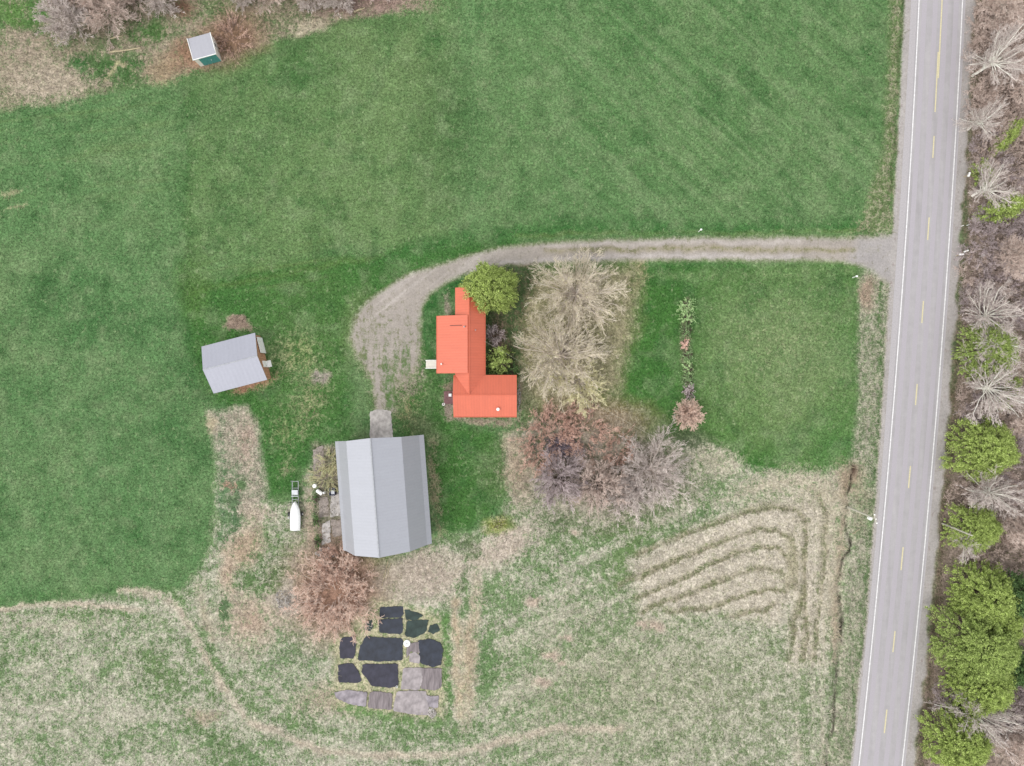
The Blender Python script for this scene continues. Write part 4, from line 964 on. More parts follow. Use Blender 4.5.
def grow(g, P0, D0, L0, R0, levels):
    """vectorised branching. levels: dict(nseg, child, ang, lr, rr, up, jit)"""
    out = []
    P_, D_, L_, R_ = P0, unit(D0), L0, R0
    for li, lv in enumerate(levels):
        n = len(P_); ns = lv['nseg']; pts = [P_]; dirs = []; d = D_
        for s_ in range(ns):
            d = unit(d + g.normal(0, lv['jit'], (n, 3)) + np.array([0, 0, lv['up']])); dirs.append(d)
            pts.append(pts[-1] + d * (L_ / ns)[:, None])
        pts = np.stack(pts, 1); dirs = np.stack(dirs, 1)
        for s_ in range(ns):
            t0, t1 = s_ / ns, (s_ + 1) / ns
            out.append((li, pts[:, s_], pts[:, s_ + 1], R_ * (1 - .6 * t0), R_ * (1 - .6 * t1)))
        c = lv.get('child', 0)
        if c:
            t = g.uniform(lv.get('t0', .2), 1.0, (n, c)); k = np.minimum((t * ns).astype(int), ns - 1); fr = t * ns - k
            ii = np.arange(n)[:, None]
            cp = pts[ii, k] * (1 - fr[..., None]) + pts[ii, k + 1] * fr[..., None]
            cd = dirs[ii, k]
            rv = unit(g.normal(0, 1, (n, c, 3))); perp = unit(np.cross(cd, rv))
            a_ = np.radians(g.uniform(lv['ang'][0], lv['ang'][1], (n, c)))[..., None]
            nd = cd * np.cos(a_) + perp * np.sin(a_)
            nl = (L_[:, None] * lv['lr'] * g.uniform(.6, 1.15, (n, c)) * (1.15 - .45 * t)); nr = R_[:, None] * (1 - .6 * t) * lv['rr']
            P_, D_, L_, R_ = cp.reshape(-1, 3), nd.reshape(-1, 3), nl.ravel(), nr.ravel()
    return out
def segs_mesh(name, segs, k, mat, parent, rmin):
    p0 = np.concatenate([s_[1] for s_ in segs]); p1 = np.concatenate([s_[2] for s_ in segs])
    r0 = np.maximum(np.concatenate([s_[3] for s_ in segs]), rmin); r1 = np.maximum(np.concatenate([s_[4] for s_ in segs]), rmin * .8)
    z = p1[:, 2] > -0.2
    V, F = prisms(p0[z], p1[z], r0[z], r1[z], k)
    return mesh_np(name, V, F, mat, parent)
def bare_tree(name, seed, Ht, Rd, mats, label, cat, group, limbs=8, child=(7, 6, 5, 4), tr=.2, trunk=.22, leaf=None, rmin=.012, lean=(0, 0), fan=True, k1=6, irr=.35):
    g = np.random.default_rng(seed)
    root = empty(name, (0, 0, 0), label, cat, group)
    h0 = Ht * trunk
    tp = np.array([[0, 0, -.2]]); segs = [(0, tp, np.array([[lean[0] * h0, lean[1] * h0, h0]]), np.array([tr * 1.15]), np.array([tr * .9]))]
    if fan:
        k_ = np.arange(limbs) + .5; sz = np.clip(.10 + .88 * k_ / limbs, 0, 1); az = k_ * 2.39996 + g.normal(0, .1 + .25 * irr, limbs)
        el = np.clip(np.arcsin(sz) + g.normal(0, .04 + .1 * irr, limbs), .05, 1.55); hh = Ht - h0 * .7
        D = np.stack([np.cos(az) * np.cos(el) + lean[0], np.sin(az) * np.cos(el) + lean[1], np.sin(el)], -1)
        L = .86 / np.sqrt((np.cos(el) / Rd) ** 2 + (np.sin(el) / hh) ** 2) * g.uniform(.88 - .28 * irr, 1.08, limbs) * (1 + irr * (.14 * np.sin(2 * az + g.uniform(0, 6)) + .10 * np.sin(3 * az + g.uniform(0, 6))))
        P0 = np.zeros((limbs, 3)); P0[:, 2] = h0 * g.uniform(.45, 1.0, limbs)
        lv = [dict(nseg=6, child=child[0], ang=(14, 42), lr=.42, rr=.55, up=.015, jit=.085, t0=.2),
              dict(nseg=4, child=child[1], ang=(14, 42), lr=.52, rr=.55, up=.01, jit=.09, t0=.1),
              dict(nseg=3, child=child[2], ang=(14, 45), lr=.55, rr=.6, up=.0, jit=.11, t0=.1), dict(nseg=2, child=0, up=0, jit=.12)]
        out = grow(g, P0, D, L, np.full(limbs, tr * .36), lv)
        segs_mesh('trunk', segs + [s_ for s_ in out if s_[0] == 0], k1, mats[0], root, .022)
        thin = [s_ for s_ in out if s_[0] >= 1]
        segs_mesh('crown', thin, 3, mats[1], root, rmin)
        if leaf:
            tips = np.concatenate([s_[2] for s_ in thin[-2:]]); leaves_mesh('buds', g, tips[g.random(len(tips)) < leaf[1]], leaf[2], leaf[0], root)
        return root
    az = np.linspace(0, 2 * math.pi, limbs, endpoint=False) + g.normal(0, .15, limbs)
    el = np.radians(g.uniform(8, 66, limbs)); el[0] = R(85)
    D = np.stack([np.cos(az) * np.cos(el) + lean[0], np.sin(az) * np.cos(el) + lean[1], np.sin(el)], -1)
    L = np.where(el < R(50), Rd * .62, (Ht - h0) * .6) * g.uniform(.85, 1.1, limbs)
    P0 = np.tile(np.array([[lean[0] * h0, lean[1] * h0, h0 * .95]]), (limbs, 1)); P0[:, 2] *= g.uniform(.8, 1.0, limbs)
    lv = [dict(nseg=6, child=child[0], ang=(24, 62), lr=.72, rr=.60, up=.05, jit=.09, t0=.1),
          dict(nseg=4, child=child[1], ang=(20, 52), lr=.56, rr=.58, up=.03, jit=.11, t0=.12),
          dict(nseg=3, child=child[2], ang=(18, 50), lr=.55, rr=.58, up=.02, jit=.13, t0=.1)]
    if len(child) > 3: lv.append(dict(nseg=2, child=child[3], ang=(18, 50), lr=.55, rr=.6, up=.0, jit=.14, t0=.1))
    lv.append(dict(nseg=2, child=0, up=.03, jit=.15))
    out = grow(g, P0, D, L, np.full(limbs, tr * .55), lv)
    thick = segs + [s_ for s_ in out if s_[0] == 0]; mid_ = [s_ for s_ in out if s_[0] == 1]; thin = [s_ for s_ in out if s_[0] >= 2]
    segs_mesh('trunk', thick + mid_, k1, mats[0], root, .02)
    segs_mesh('crown', thin, 3, mats[1], root, rmin)
    if leaf:
        tips = np.concatenate([s_[2] for s_ in thin[-2:]]); pick = tips[g.random(len(tips)) < leaf[1]]
        leaves_mesh('buds', g, pick, leaf[2], leaf[0], root)
    return root
def leaves_mesh(name, g, C_, size, mat, parent, nrm=None, spread=.55):
    n = len(C_)
    nn = unit(g.normal(0, 1, (n, 3)) * spread + (np.array([[0, 0, 1.]]) if nrm is None else nrm))
    ref = unit(g.normal(0, 1, (n, 3))); u = unit(np.cross(nn, ref)); v = np.cross(nn, u)
    s_ = size * g.uniform(.6, 1.3, (n, 1)); w_ = s_ * g.uniform(.4, .7, (n, 1))
    V = np.stack([C_ - u * s_, C_ - v * w_ + nn * s_ * .15, C_ + u * s_, C_ + v * w_ + nn * s_ * .15], 1).reshape(-1, 3)
    F = np.arange(n * 4).reshape(-1, 4)
    return mesh_np(name, V, F, mat, parent)
def leafy_tree(name, seed, Ht, Rd, mats, label, cat, group, nclump=420, per=70, leaf=.13, clump=.5, conic=.25, ecc=1.0, hole=.2, base=.18, lobes=5):
    """evergreen seen from above: layered boughs of leaf clumps round a tapered trunk"""
    g = np.random.default_rng(seed)
    root = empty(name, (0, 0, 0), label, cat, group)
    # trunk and boughs
    tp = [(0, np.array([[0, 0, -.2]]), np.array([[0, 0, Ht * .5]]), np.array([Rd * .075 + .06]), np.array([Rd * .05 + .04])), (0, np.array([[0, 0, Ht * .5]]), np.array([[0, 0, Ht * .9]]), np.array([Rd * .05 + .04]), np.array([.03]))]
    nb = 26; az = g.uniform(0, 6.28, nb); zz = g.uniform(base, .9, nb) * Ht
    P0 = np.stack([0 * az, 0 * az, zz], -1); D = np.stack([np.cos(az), np.sin(az), np.full(nb, .25)], -1)
    LL = Rd * .8 * np.clip(1.15 - (zz / Ht) ** 2, .25, 1)
    out = grow(g, P0, D, LL, np.full(nb, .05), [dict(nseg=3, child=3, ang=(20, 50), lr=.5, rr=.6, up=.05, jit=.08), dict(nseg=2, child=0, up=.05, jit=.1)])
    segs_mesh('trunk', tp + out, 5, mats[0], root, .015)
    # crown envelope: lumpy dome
    ph = g.uniform(0, 6.28, lobes); 
    th = g.uniform(0, 6.28, nclump); cz = g.random(nclump) ** .8      # 0 bottom .. 1 top
    env = np.sqrt(np.clip(1 - cz ** (2.2 - conic), 0, 1)) * (1 - conic) + (1 - cz) * conic
    lob = 1 + .10 * np.sin(lobes * th + ph[0]) + .07 * np.sin((lobes + 3) * th + ph[1]) + .06 * np.sin(2 * th + ph[2])
    depth = np.where(g.random(nclump) < .72, g.uniform(.86, 1.04, nclump), g.uniform(.35, .86, nclump))
    rr = Rd * env * lob * depth
    C_ = np.stack([rr * np.cos(th) * ecc, rr * np.sin(th) / ecc, Ht * (base + (1 - base) * cz) * np.where(depth < .86, .93, 1)], -1)
    C_ = C_[g.random(nclump) > hole]
    # drop clumps in a few random gaps
    for q in range(lobes + 2):
        c0 = C_[g.integers(len(C_))]; C_ = C_[np.linalg.norm(C_ - c0, axis=1) > Rd * .11]
    m = len(C_); cs = clump * g.choice([.45, .7, 1.0, 1.5, 2.1], m, p=[.2, .25, .25, .2, .1]) * g.uniform(.85, 1.15, m)
    off = unit(g.normal(0, 1, (m, per, 3))) * (g.random((m, per, 1)) ** .45) * cs[:, None, None]; off[..., 2] *= .5
    rad = unit(C_ * np.array([1, 1, .25]))[:, None]; al = (off * rad).sum(-1, keepdims=True)
    off = off + rad * al * g.uniform(.5, 1.6, (m, 1, 1)) - .18 * (off - rad * al)
    pos = (C_[:, None] + off).reshape(-1, 3)
    nrm = unit(off * .7 + np.array([0, 0, .25])).reshape(-1, 3)
    leaves_mesh('crown', g, pos, leaf, mats[1], root, nrm, .8)
    return root
def shrub(name, seed, Ht, Rd, mats, label, cat, group, stems=60, child=(8, 6), leaf=None, rmin=.012, up=.02, e0=15, e1=80, r0=.03, jit=.1, spreadbase=.25):
    """many stems fanning out of the ground"""
    g = np.random.default_rng(seed); root = empty(name, (0, 0, 0), label, cat, group)
    az = g.uniform(0, 6.28, stems); el = np.radians(g.uniform(e0, e1, stems))
    D = np.stack([np.cos(az) * np.cos(el), np.sin(az) * np.cos(el), np.sin(el)], -1)
    L = np.minimum(Rd / np.maximum(np.cos(el), .05), Ht / np.maximum(np.sin(el), .05)) * g.uniform(.6, 1.0, stems) * .9
    br = g.random(stems) ** .5 * Rd * spreadbase; P0 = np.stack([br * np.cos(az), br * np.sin(az), np.full(stems, -.05)], -1)
    lv = [dict(nseg=4, child=child[0], ang=(12, 45), lr=.45, rr=.65, up=up, jit=jit, t0=.25), dict(nseg=3, child=child[1], ang=(12, 50), lr=.5, rr=.6, up=up, jit=jit + .04, t0=.1)]
    if len(child) > 2: lv.append(dict(nseg=2, child=child[2], ang=(12, 50), lr=.55, rr=.6, up=up, jit=jit + .04, t0=.1))
    lv.append(dict(nseg=2, child=0, up=up, jit=.15))
    out = grow(g, P0, D, L, np.full(stems, r0), lv)
    parts = []
    for grp, k, rm in (([s_ for s_ in out if s_[0] == 0], 4, .015), ([s_ for s_ in out if s_[0] > 0], 3, rmin)):
        p0 = np.concatenate([q[1] for q in grp]); p1 = np.concatenate([q[2] for q in grp])
        a0 = np.maximum(np.concatenate([q[3] for q in grp]), rm); a1 = np.maximum(np.concatenate([q[4] for q in grp]), rm * .8)
        z = p1[:, 2] > -.2; parts.append(prisms(p0[z], p1[z], a0[z], a1[z], k))
    (V1, F1), (V2, F2) = parts
    bo = mesh_np('branches', np.concatenate([V1, V2]), np.concatenate([F1, F2 + len(V1)]), mats[0], root)
    bo.data.materials.append(mats[1])
    bo.data.polygons.foreach_set('material_index', np.concatenate([np.zeros(len(F1)), np.ones(len(F2))]).astype(np.int32))
    if leaf:
        tips = np.concatenate([s_[2] for s_ in out[-2:]]); pick = tips[g.random(len(tips)) < leaf[1]]
        leaves_mesh('leaves', g, pick, leaf[2], leaf[0], root)
    return root
def place(o, px, py, rz=0, sc=None, z=0):
    x, y = P(px, py); o.location = (x, y, z); o.rotation_euler = (0, 0, rz)
    if sc is not None: o.scale = sc
    return o
def dplace(src, px, py, rz, label, sc=(1, 1, 1), group=None):
    x, y = P(px, py); return dup(src, (x, y, 0), rz, label, sc, group)
cs = lambda *a: [C(*q) for q in a]
cl = lambda *a: [tuple(2.75 * v for v in C(*q)) for q in a]
cb = lambda *a: [tuple(min(.72, 2.0 * v) for v in C(*q)) for q in a]     # bleached dead twigs
tw_tan = island('tan_twigs', cb((160, 150, 130), (196, 186, 166), (216, 206, 190), (180, 168, 148)), nvar=.15)
tw_yel = island('straw_twigs', cb((168, 160, 122), (200, 194, 156), (222, 214, 182)), nvar=.15)
tw_grey = island('grey_twigs', cb((150, 140, 134), (186, 174, 168), (214, 204, 198)), nvar=.15)
tw_pink = island('pinkish_twigs', cb((166, 146, 136), (192, 174, 164), (212, 198, 188)), nvar=.15)
tw_red = island('reddish_twigs', cb((168, 136, 122), (192, 160, 144), (208, 182, 166)), nvar=.15)
tw_mauve = island('mauve_twigs', cb((142, 128, 130), (172, 158, 158), (196, 184, 182)), nvar=.15)
tw_rust = island('rusty_twigs', cb((188, 152, 136), (204, 170, 154), (216, 188, 174)), nvar=.12)
tw_heap = island('heap_twigs', cb((188, 156, 142), (214, 188, 172), (226, 206, 192)), nvar=.25, nscale=1.4)
lf_dull = island('dull_foliage', cl((90, 112, 76), (118, 142, 98), (140, 160, 118)), nvar=.1, trans=.3)
brown_br = island('brown_stems', cs((150, 130, 120), (176, 156, 146)), nvar=.1)
bark = island('grey_bark', cb((178, 166, 156), (204, 194, 184)), nvar=.1)
bark_p = island('pale_bark', cb((204, 200, 190), (226, 220, 210)), nvar=.08)
bark_d = island('dark_bark', cs((96, 84, 74), (124, 110, 98)), nvar=.1)
lf_yel = island('yellow_green_foliage', cl((98, 112, 56), (134, 150, 80), (168, 182, 112), (118, 134, 70)), nvar=.36, nscale=1.6, trans=.32)
lf_mid = island('mid_green_foliage', cl((96, 112, 58), (134, 150, 84), (166, 180, 114)), nvar=.36, nscale=1.6, trans=.32)
lf_dark = island('dark_green_foliage', cl((58, 82, 52), (80, 104, 64), (104, 126, 78)), nvar=.16, nscale=.7, trans=.3)
lf_bud = island('bud_green', cl((150, 158, 84), (186, 188, 116)), nvar=.1, trans=.2)
lf_grey = island('grey_green_leaves', cl((110, 138, 92), (150, 174, 124), (178, 196, 150)), nvar=.1, trans=.32)

# --- yard trees
t1 = place(bare_tree('bare_tree', 21, 9.5, 7.6, (bark, tw_tan), 'large pale bare tree arching over the gravel driveway, northern of the yard pair', 'tree', 'bare trees in the yard', limbs=64, child=(9, 5, 3), tr=.2, rmin=.016, leaf=(lf_bud, .05, .05)), 575, 296)
t2 = place(bare_tree('bare_tree', 22, 9.0, 8.0, (bark, tw_tan), 'large pale bare tree beside the red house gable, southern of the yard pair', 'tree', 'bare trees in the yard', limbs=64, child=(9, 5, 3), tr=.2, rmin=.016, leaf=(lf_bud, .10, .05)), 560, 356, 1)
t2b = place(bare_tree('bare_tree', 23, 6.5, 5.2, (bark, tw_yel), 'smaller yellowish budding bare tree south of the two big yard trees', 'tree', 'bare trees in the yard', limbs=40, child=(8, 5, 3), tr=.14, rmin=.022, leaf=(lf_bud, .12, .05)), 578, 382)
ev = place(leafy_tree('evergreen_tree', 31, 8.0, 3.7, (bark_d, lf_yel), 'round yellow-green evergreen overhanging the north gable of the red house', 'tree', None, nclump=1200, per=62, leaf=.09, clump=.26, conic=.1, ecc=1.03, hole=.2, base=.15), 491, 291)
place(shrub('purple_shrub', 33, 2.2, 1.5, (brown_br, tw_mauve), 'purple-brown leafless shrub against the east wall of the red house', 'shrub', None, stems=40, child=(7, 5)), 494, 335)
place(leafy_tree('green_shrub', 34, 2.6, 1.9, (bark_d, lf_mid), 'green leafy shrub in the inner corner of the red house', 'shrub', None, nclump=90, per=40, leaf=.14, clump=.35, base=.1, hole=.3), 500, 362)
place(leafy_tree('yellow_shrub', 35, 2.8, .75, (bark_d, lf_yel), 'small yellow-green shrub between purple and green shrubs by the red house', 'shrub', None, nclump=34, per=40, leaf=.12, clump=.3, base=.1), 502, 352)
place(leafy_tree('dark_shrub', 36, 1.6, .9, (bark_d, lf_dark), 'dark green shrub just off the east corner of the red house', 'shrub', None, nclump=34, per=40, leaf=.12, clump=.3, base=.1), 514, 371)
# --- hedge row in the east lawn
row = [(685, 308, 1.35, 1.7, lf_grey, 'pale green rounded bush at the north tip of the lawn planting row'), (688, 320, 1.0, 1.1, lf_grey, 'grey-green bush second from the north tip of the lawn row')]
place(leafy_tree('bush', 41, 1.7, 1.25, (bark_d, lf_grey), row[0][5], 'bush', 'bushes in the lawn row', nclump=80, per=36, leaf=.10, clump=.28, base=.05, hole=.3), 685, 307)
place(leafy_tree('bush', 42, 1.2, .95, (bark_d, lf_grey), row[1][5], 'bush', 'bushes in the lawn row', nclump=40, per=30, leaf=.10, clump=.25, base=.05, hole=.35), 687.5, 319)
rr_ = [(686, 331, lf_dull, 'dark green low plant third from the north in the lawn row', 1.1), (685, 344, tw_rust, 'rusty red low plant in the middle of the lawn row', .65), (687, 355, lf_dull, 'dull green low plant below the rusty red one in the lawn row', .95), (687, 368, lf_grey, 'pale green mounded plant, widest of the lower lawn row', 1.2), (687, 380, lf_dull, 'dark low plant below the widest pale one in the lawn row', 1.0), (688, 391, tw_mauve, 'mauve-grey weedy plant next to the reddish round tree', 1.1)]
for i, (a_, b_, mt, lb, rd) in enumerate(rr_):
    place(leafy_tree('bush', 50 + i, .8 + .3 * (i == 3), rd, (bark_d, mt), lb, 'bush', 'bushes in the lawn row', nclump=60, per=26, leaf=.09, clump=.22, base=.05, hole=.3, ecc=.8), a_, b_)
place(bare_tree('ornamental_tree', 61, 3.0, 2.5, (brown_br, tw_heap), 'small round reddish leafless tree at the south end of the lawn row', 'tree', None, limbs=90, child=(9, 5, 2), tr=.1, rmin=.014, trunk=.16, irr=.05), 687, 414)
place(shrub('budding_shrub', 62, 1.6, 1.3, (brown_br, tw_yel), 'yellow-green budding shrub on the straw south-east of the barn lawn', 'shrub', None, stems=24, child=(6, 4), leaf=(lf_yel, .25, .07)), 499, 524)
# --- thicket
th = 'bare thicket south-east of the house'
place(bare_tree('bare_tree', 71, 6.0, 7.2, (bark, tw_grey), 'pale grey spreading bare tree at the east end of the thicket', 'tree', th, limbs=46, child=(9, 6, 3), tr=.17, rmin=.019), 649, 470)
place(bare_tree('bare_tree', 72, 5.5, 5.2, (bark_d, tw_mauve), 'mauve-brown bare tree at the west end of the thicket', 'tree', th, limbs=44, child=(9, 6, 3), tr=.14, rmin=.019), 559, 476)
place(bare_tree('bare_tree', 73, 5.0, 5.0, (bark_d, tw_pink), 'brownish bare tree in the middle of the thicket, darkest twigs', 'tree', th, limbs=40, child=(9, 6, 3), tr=.13, rmin=.019), 597, 482)
place(bare_tree('bare_tree', 74, 4.4, 4.4, (bark, tw_grey), 'small grey bare tree at the southern rim of the thicket', 'tree', th, limbs=40, child=(8, 5, 3), tr=.12, rmin=.022), 625, 495)
g1 = 'rusty shrubs of the thicket'
sA = place(shrub('rusty_shrub', 81, 1.5, 4.0, (brown_br, tw_rust), 'rusty red shrub at the top left of the thicket, south of the yellowish tree', 'shrub', g1, stems=130, child=(7, 4, 2), rmin=.02, e0=20, e1=80, spreadbase=.75), 552, 434, 0)
dplace(sA, 583, 430, 1.7, 'rusty red shrub rising at the top right of the brush pile', (1, .85, 1), g1)
dplace(sA, 541, 450, 2.9, 'rusty red shrub on the west rim of the thicket beside the straw', (.72, .8, .9), g1)
dplace(sA, 618, 450, 4.1, 'rusty red shrub between the brush pile and the pale grey tree', (.68, .5, .8), g1)
# brush pile
gb = np.random.default_rng(9); n = 170
a_ = gb.uniform(0, 6.28, n); q_ = np.sqrt(gb.random(n)); cen_ = np.stack([q_ * np.cos(a_) * 2.3, q_ * np.sin(a_) * 1.5, .2 + (1 - q_) * .9], -1)
dr_ = unit(np.stack([gb.normal(0, 1, n) + .8, gb.normal(0, .6, n) + .3, gb.normal(0, .25, n)], -1)) * gb.uniform(.5, 1.3, (n, 1))
V_, F_ = prisms(cen_ - dr_, cen_ + dr_, gb.uniform(.03, .08, n), gb.uniform(.02, .05, n), 5)
bp = mesh_np('brush_pile', V_, F_, island('brush_sticks', cs((96, 82, 92), (170, 158, 168), (130, 112, 116)), nvar=.1)); place(bp, 563, 446, -.2)
setp(bp, 'pile of cut purplish branches in front of the rusty shrubs', 'brush pile')
# --- the big red brush heap
bh0 = place(shrub('brush_heap_shrub', 91, 2.3, 5.5, (tw_pink, tw_heap), 'big round reddish leafless shrub south-west of the barn', 'shrub', None, stems=180, child=(7, 5, 2), e0=6, e1=75, spreadbase=.7, rmin=.021, r0=.04, jit=.2), 336, 593)
place(shrub('bare_shrub', 92, 2.2, 2.6, (brown_br, tw_red), 'small reddish shrub between the slabs and the big round reddish shrub', 'shrub', None, stems=60, child=(7, 5, 3), e0=10, e1=75, spreadbase=.6), 340, 560)
# --- weeds by the barn
place(shrub('weed_clump', 93, 1.2, 1.6, (tw_yel, tw_yel), 'pale green weed mound beside the north-west corner of the barn', 'weeds', None, stems=80, child=(6, 3), e0=10, e1=80, spreadbase=.7, leaf=(lf_grey, .1, .06)), 330, 462)
place(shrub('weed_clump', 94, 1.1, 1.9, (tw_yel, tw_yel), 'pale green weed mound above the white barrels', 'weeds', None, stems=80, child=(6, 3), e0=10, e1=80, spreadbase=.7, leaf=(lf_grey, .1, .06)), 326, 478)
for i, (yy, lb) in enumerate(((498, 'upper'), (520, 'middle'), (541, 'lowest'))):
    place(leafy_tree('hedge_bush', 95 + i, 1.0, .75, (bark_d, lf_dark), f'{lb} dark green bush in the narrow line left of the concrete slabs', 'bush', 'dark bushes in a line left of the slabs', nclump=34, per=26, leaf=.09, clump=.26, base=.03, ecc=.6, hole=.3), 316.5 + i * .6, yy)

# --- top left trees
tl = 'bare trees along the rough strip at the top left'
tA = place(bare_tree('bare_tree', 101, 6.5, 4.6, (bark, tw_grey), 'lilac-grey bushy bare tree nearest the left edge along the top', 'tree', tl, limbs=46, child=(9, 6, 3), tr=.14, rmin=.019), 76, 25)
tB = place(bare_tree('bare_tree', 102, 7.0, 5.2, (bark, tw_pink), 'pinkish spreading bare tree behind the pale logs at the top', 'tree', tl, limbs=46, child=(9, 6, 3), tr=.14, rmin=.019), 116, 14)
dplace(tA, 166, 4, 2.2, 'lilac-grey bare tree at the top, directly up-left of the small shed', (.72, .72, .8), tl)
dplace(tB, 88, -8, 1.2, 'pinkish bare tree cut by the top edge, left of the log clearing', (.9, .9, .9), tl)
dplace(tB, 140, -12, 3.2, 'pinkish bare tree cut by the top edge, above the log clearing', (.85, .85, .9), tl)
dplace(tA, 246, 0, 1.1, 'lilac-grey bare tree at the top edge, up-right of the small shed', (.5, .5, .6), tl)
dplace(tB, 274, -6, 2.5, 'pinkish dark-centred bare tree at the top edge, right of the small shed', (.72, .72, .8), tl)
dplace(tA, 315, 0, 3.9, 'lilac-grey bare tree near the top edge, above the pale patch of straw', (.72, .72, .7), tl)
dplace(tA, 342, 2, 5.4, 'lilac-grey bare tree nearest the thick short log at the top', (.66, .66, .7), tl)
dplace(tB, 372, -14, 5.0, 'pinkish bare tree at the right end of the top rough strip', (.7, .7, .7), tl)
place(shrub('brown_shrub', 105, 1.0, 2.6, (brown_br, tw_red), 'low rusty brown shrub touching the east side of the small shed', 'shrub', None, stems=90, child=(6, 4), e0=8, e1=75, spreadbase=.85), 232, 38)

# --- woods east of the road
wd = 'leafless trees of the roadside wood'; wv = 'evergreens of the roadside wood'; wb = 'undergrowth shrubs of the roadside wood'
bt1 = place(bare_tree('woodland_tree', 111, 12, 5.2, (bark_p, tw_grey), 'tall pale-trunked bare tree leaning out at the right edge, above the first mailbox', 'tree', wd, irr=1.0, limbs=34, child=(8, 6, 3), tr=.19, rmin=.014, trunk=.4, lean=(.22, .12)), 972, 76, 0)
bt2 = place(bare_tree('woodland_tree', 112, 11, 6.2, (bark_p, tw_grey), 'widest white-limbed bare tree just north of the middle evergreen', 'tree', wd, irr=1.0, limbs=34, child=(8, 5, 3), tr=.2, rmin=.019, trunk=.3), 975, 388, 0)
bt3 = place(bare_tree('woodland_tree', 113, 9, 4.8, (bark, tw_pink), 'pinkish bare tree at the top right corner of the wood', 'tree', wd, irr=1.0, fan=False, limbs=14, child=(9, 7, 5, 2), tr=.16, rmin=.019, trunk=.2), 990, 20, 0)
shw = place(shrub('woodland_shrub', 114, 2.8, 3.6, (brown_br, tw_pink), 'pinkish undergrowth shrub nearest the top of the wood edge', 'shrub', wb, stems=80, child=(7, 5, 4), e0=15, e1=85, spreadbase=.8, rmin=.013), 1000, 44)
shm = place(shrub('woodland_shrub', 115, 3.0, 3.8, (brown_br, tw_mauve), 'mauve tangled undergrowth shrub below the small round evergreen', 'shrub', wb, stems=80, child=(7, 5, 4), e0=15, e1=85, spreadbase=.8, rmin=.015), 992, 242)
bdat = [(bt3, 1012, 92, 1.1, .9, 'pinkish bare tree in the wood between the two tall leaning trunks'), (bt1, 968, 130, 2.0, .7, 'slim bare tree near the verge, north of the lone mailbox'), (bt1, 972, 196, .4, .75, 'slender pale-trunked bare tree beside the small round evergreen'),
        (bt3, 1000, 262, 3.3, .85, 'pinkish bare tree level with the driveway mouth'), (bt2, 975, 318, 2.4, .85, 'white-limbed bare tree across from the lawn, north of the mossy evergreen'), (bt1, 975, 345, 4.2, .9, 'tall pale bare tree leaning over the mossy evergreen'),
        (bt2, 978, 490, 4.0, .85, 'white-limbed bare tree between the middle evergreen and the pole'), (bt3, 1006, 420, 5.1, .8, 'pinkish bare tree at the right edge beside the middle evergreen'), (bt3, 1005, 525, 2.6, .85, 'pinkish bare tree at the right edge level with the slim pole'),
        (bt1, 955, 540, 1.3, .6, 'thin bare tree wedged between two evergreens below the slim pole'), (bt2, 962, 705, .9, .9, 'bare tree fanning out between the two lowest evergreens'), (bt3, 1000, 735, 4.4, .8, 'pinkish bare tree at the bottom right corner'),
        (bt3, 1030, 160, 2.0, 1, 'pinkish bare tree cut by the right edge, above the small evergreen'), (bt3, 1035, 330, .7, 1, 'pinkish bare tree cut by the right edge beside the mossy evergreen')]
for src, a_, b_, rz, sc, lb in bdat: dplace(src, a_, b_, rz, lb, (sc * (1.12 if int(a_) % 2 else .9), sc * (.88 if int(a_) % 2 else 1.1), sc), wd)
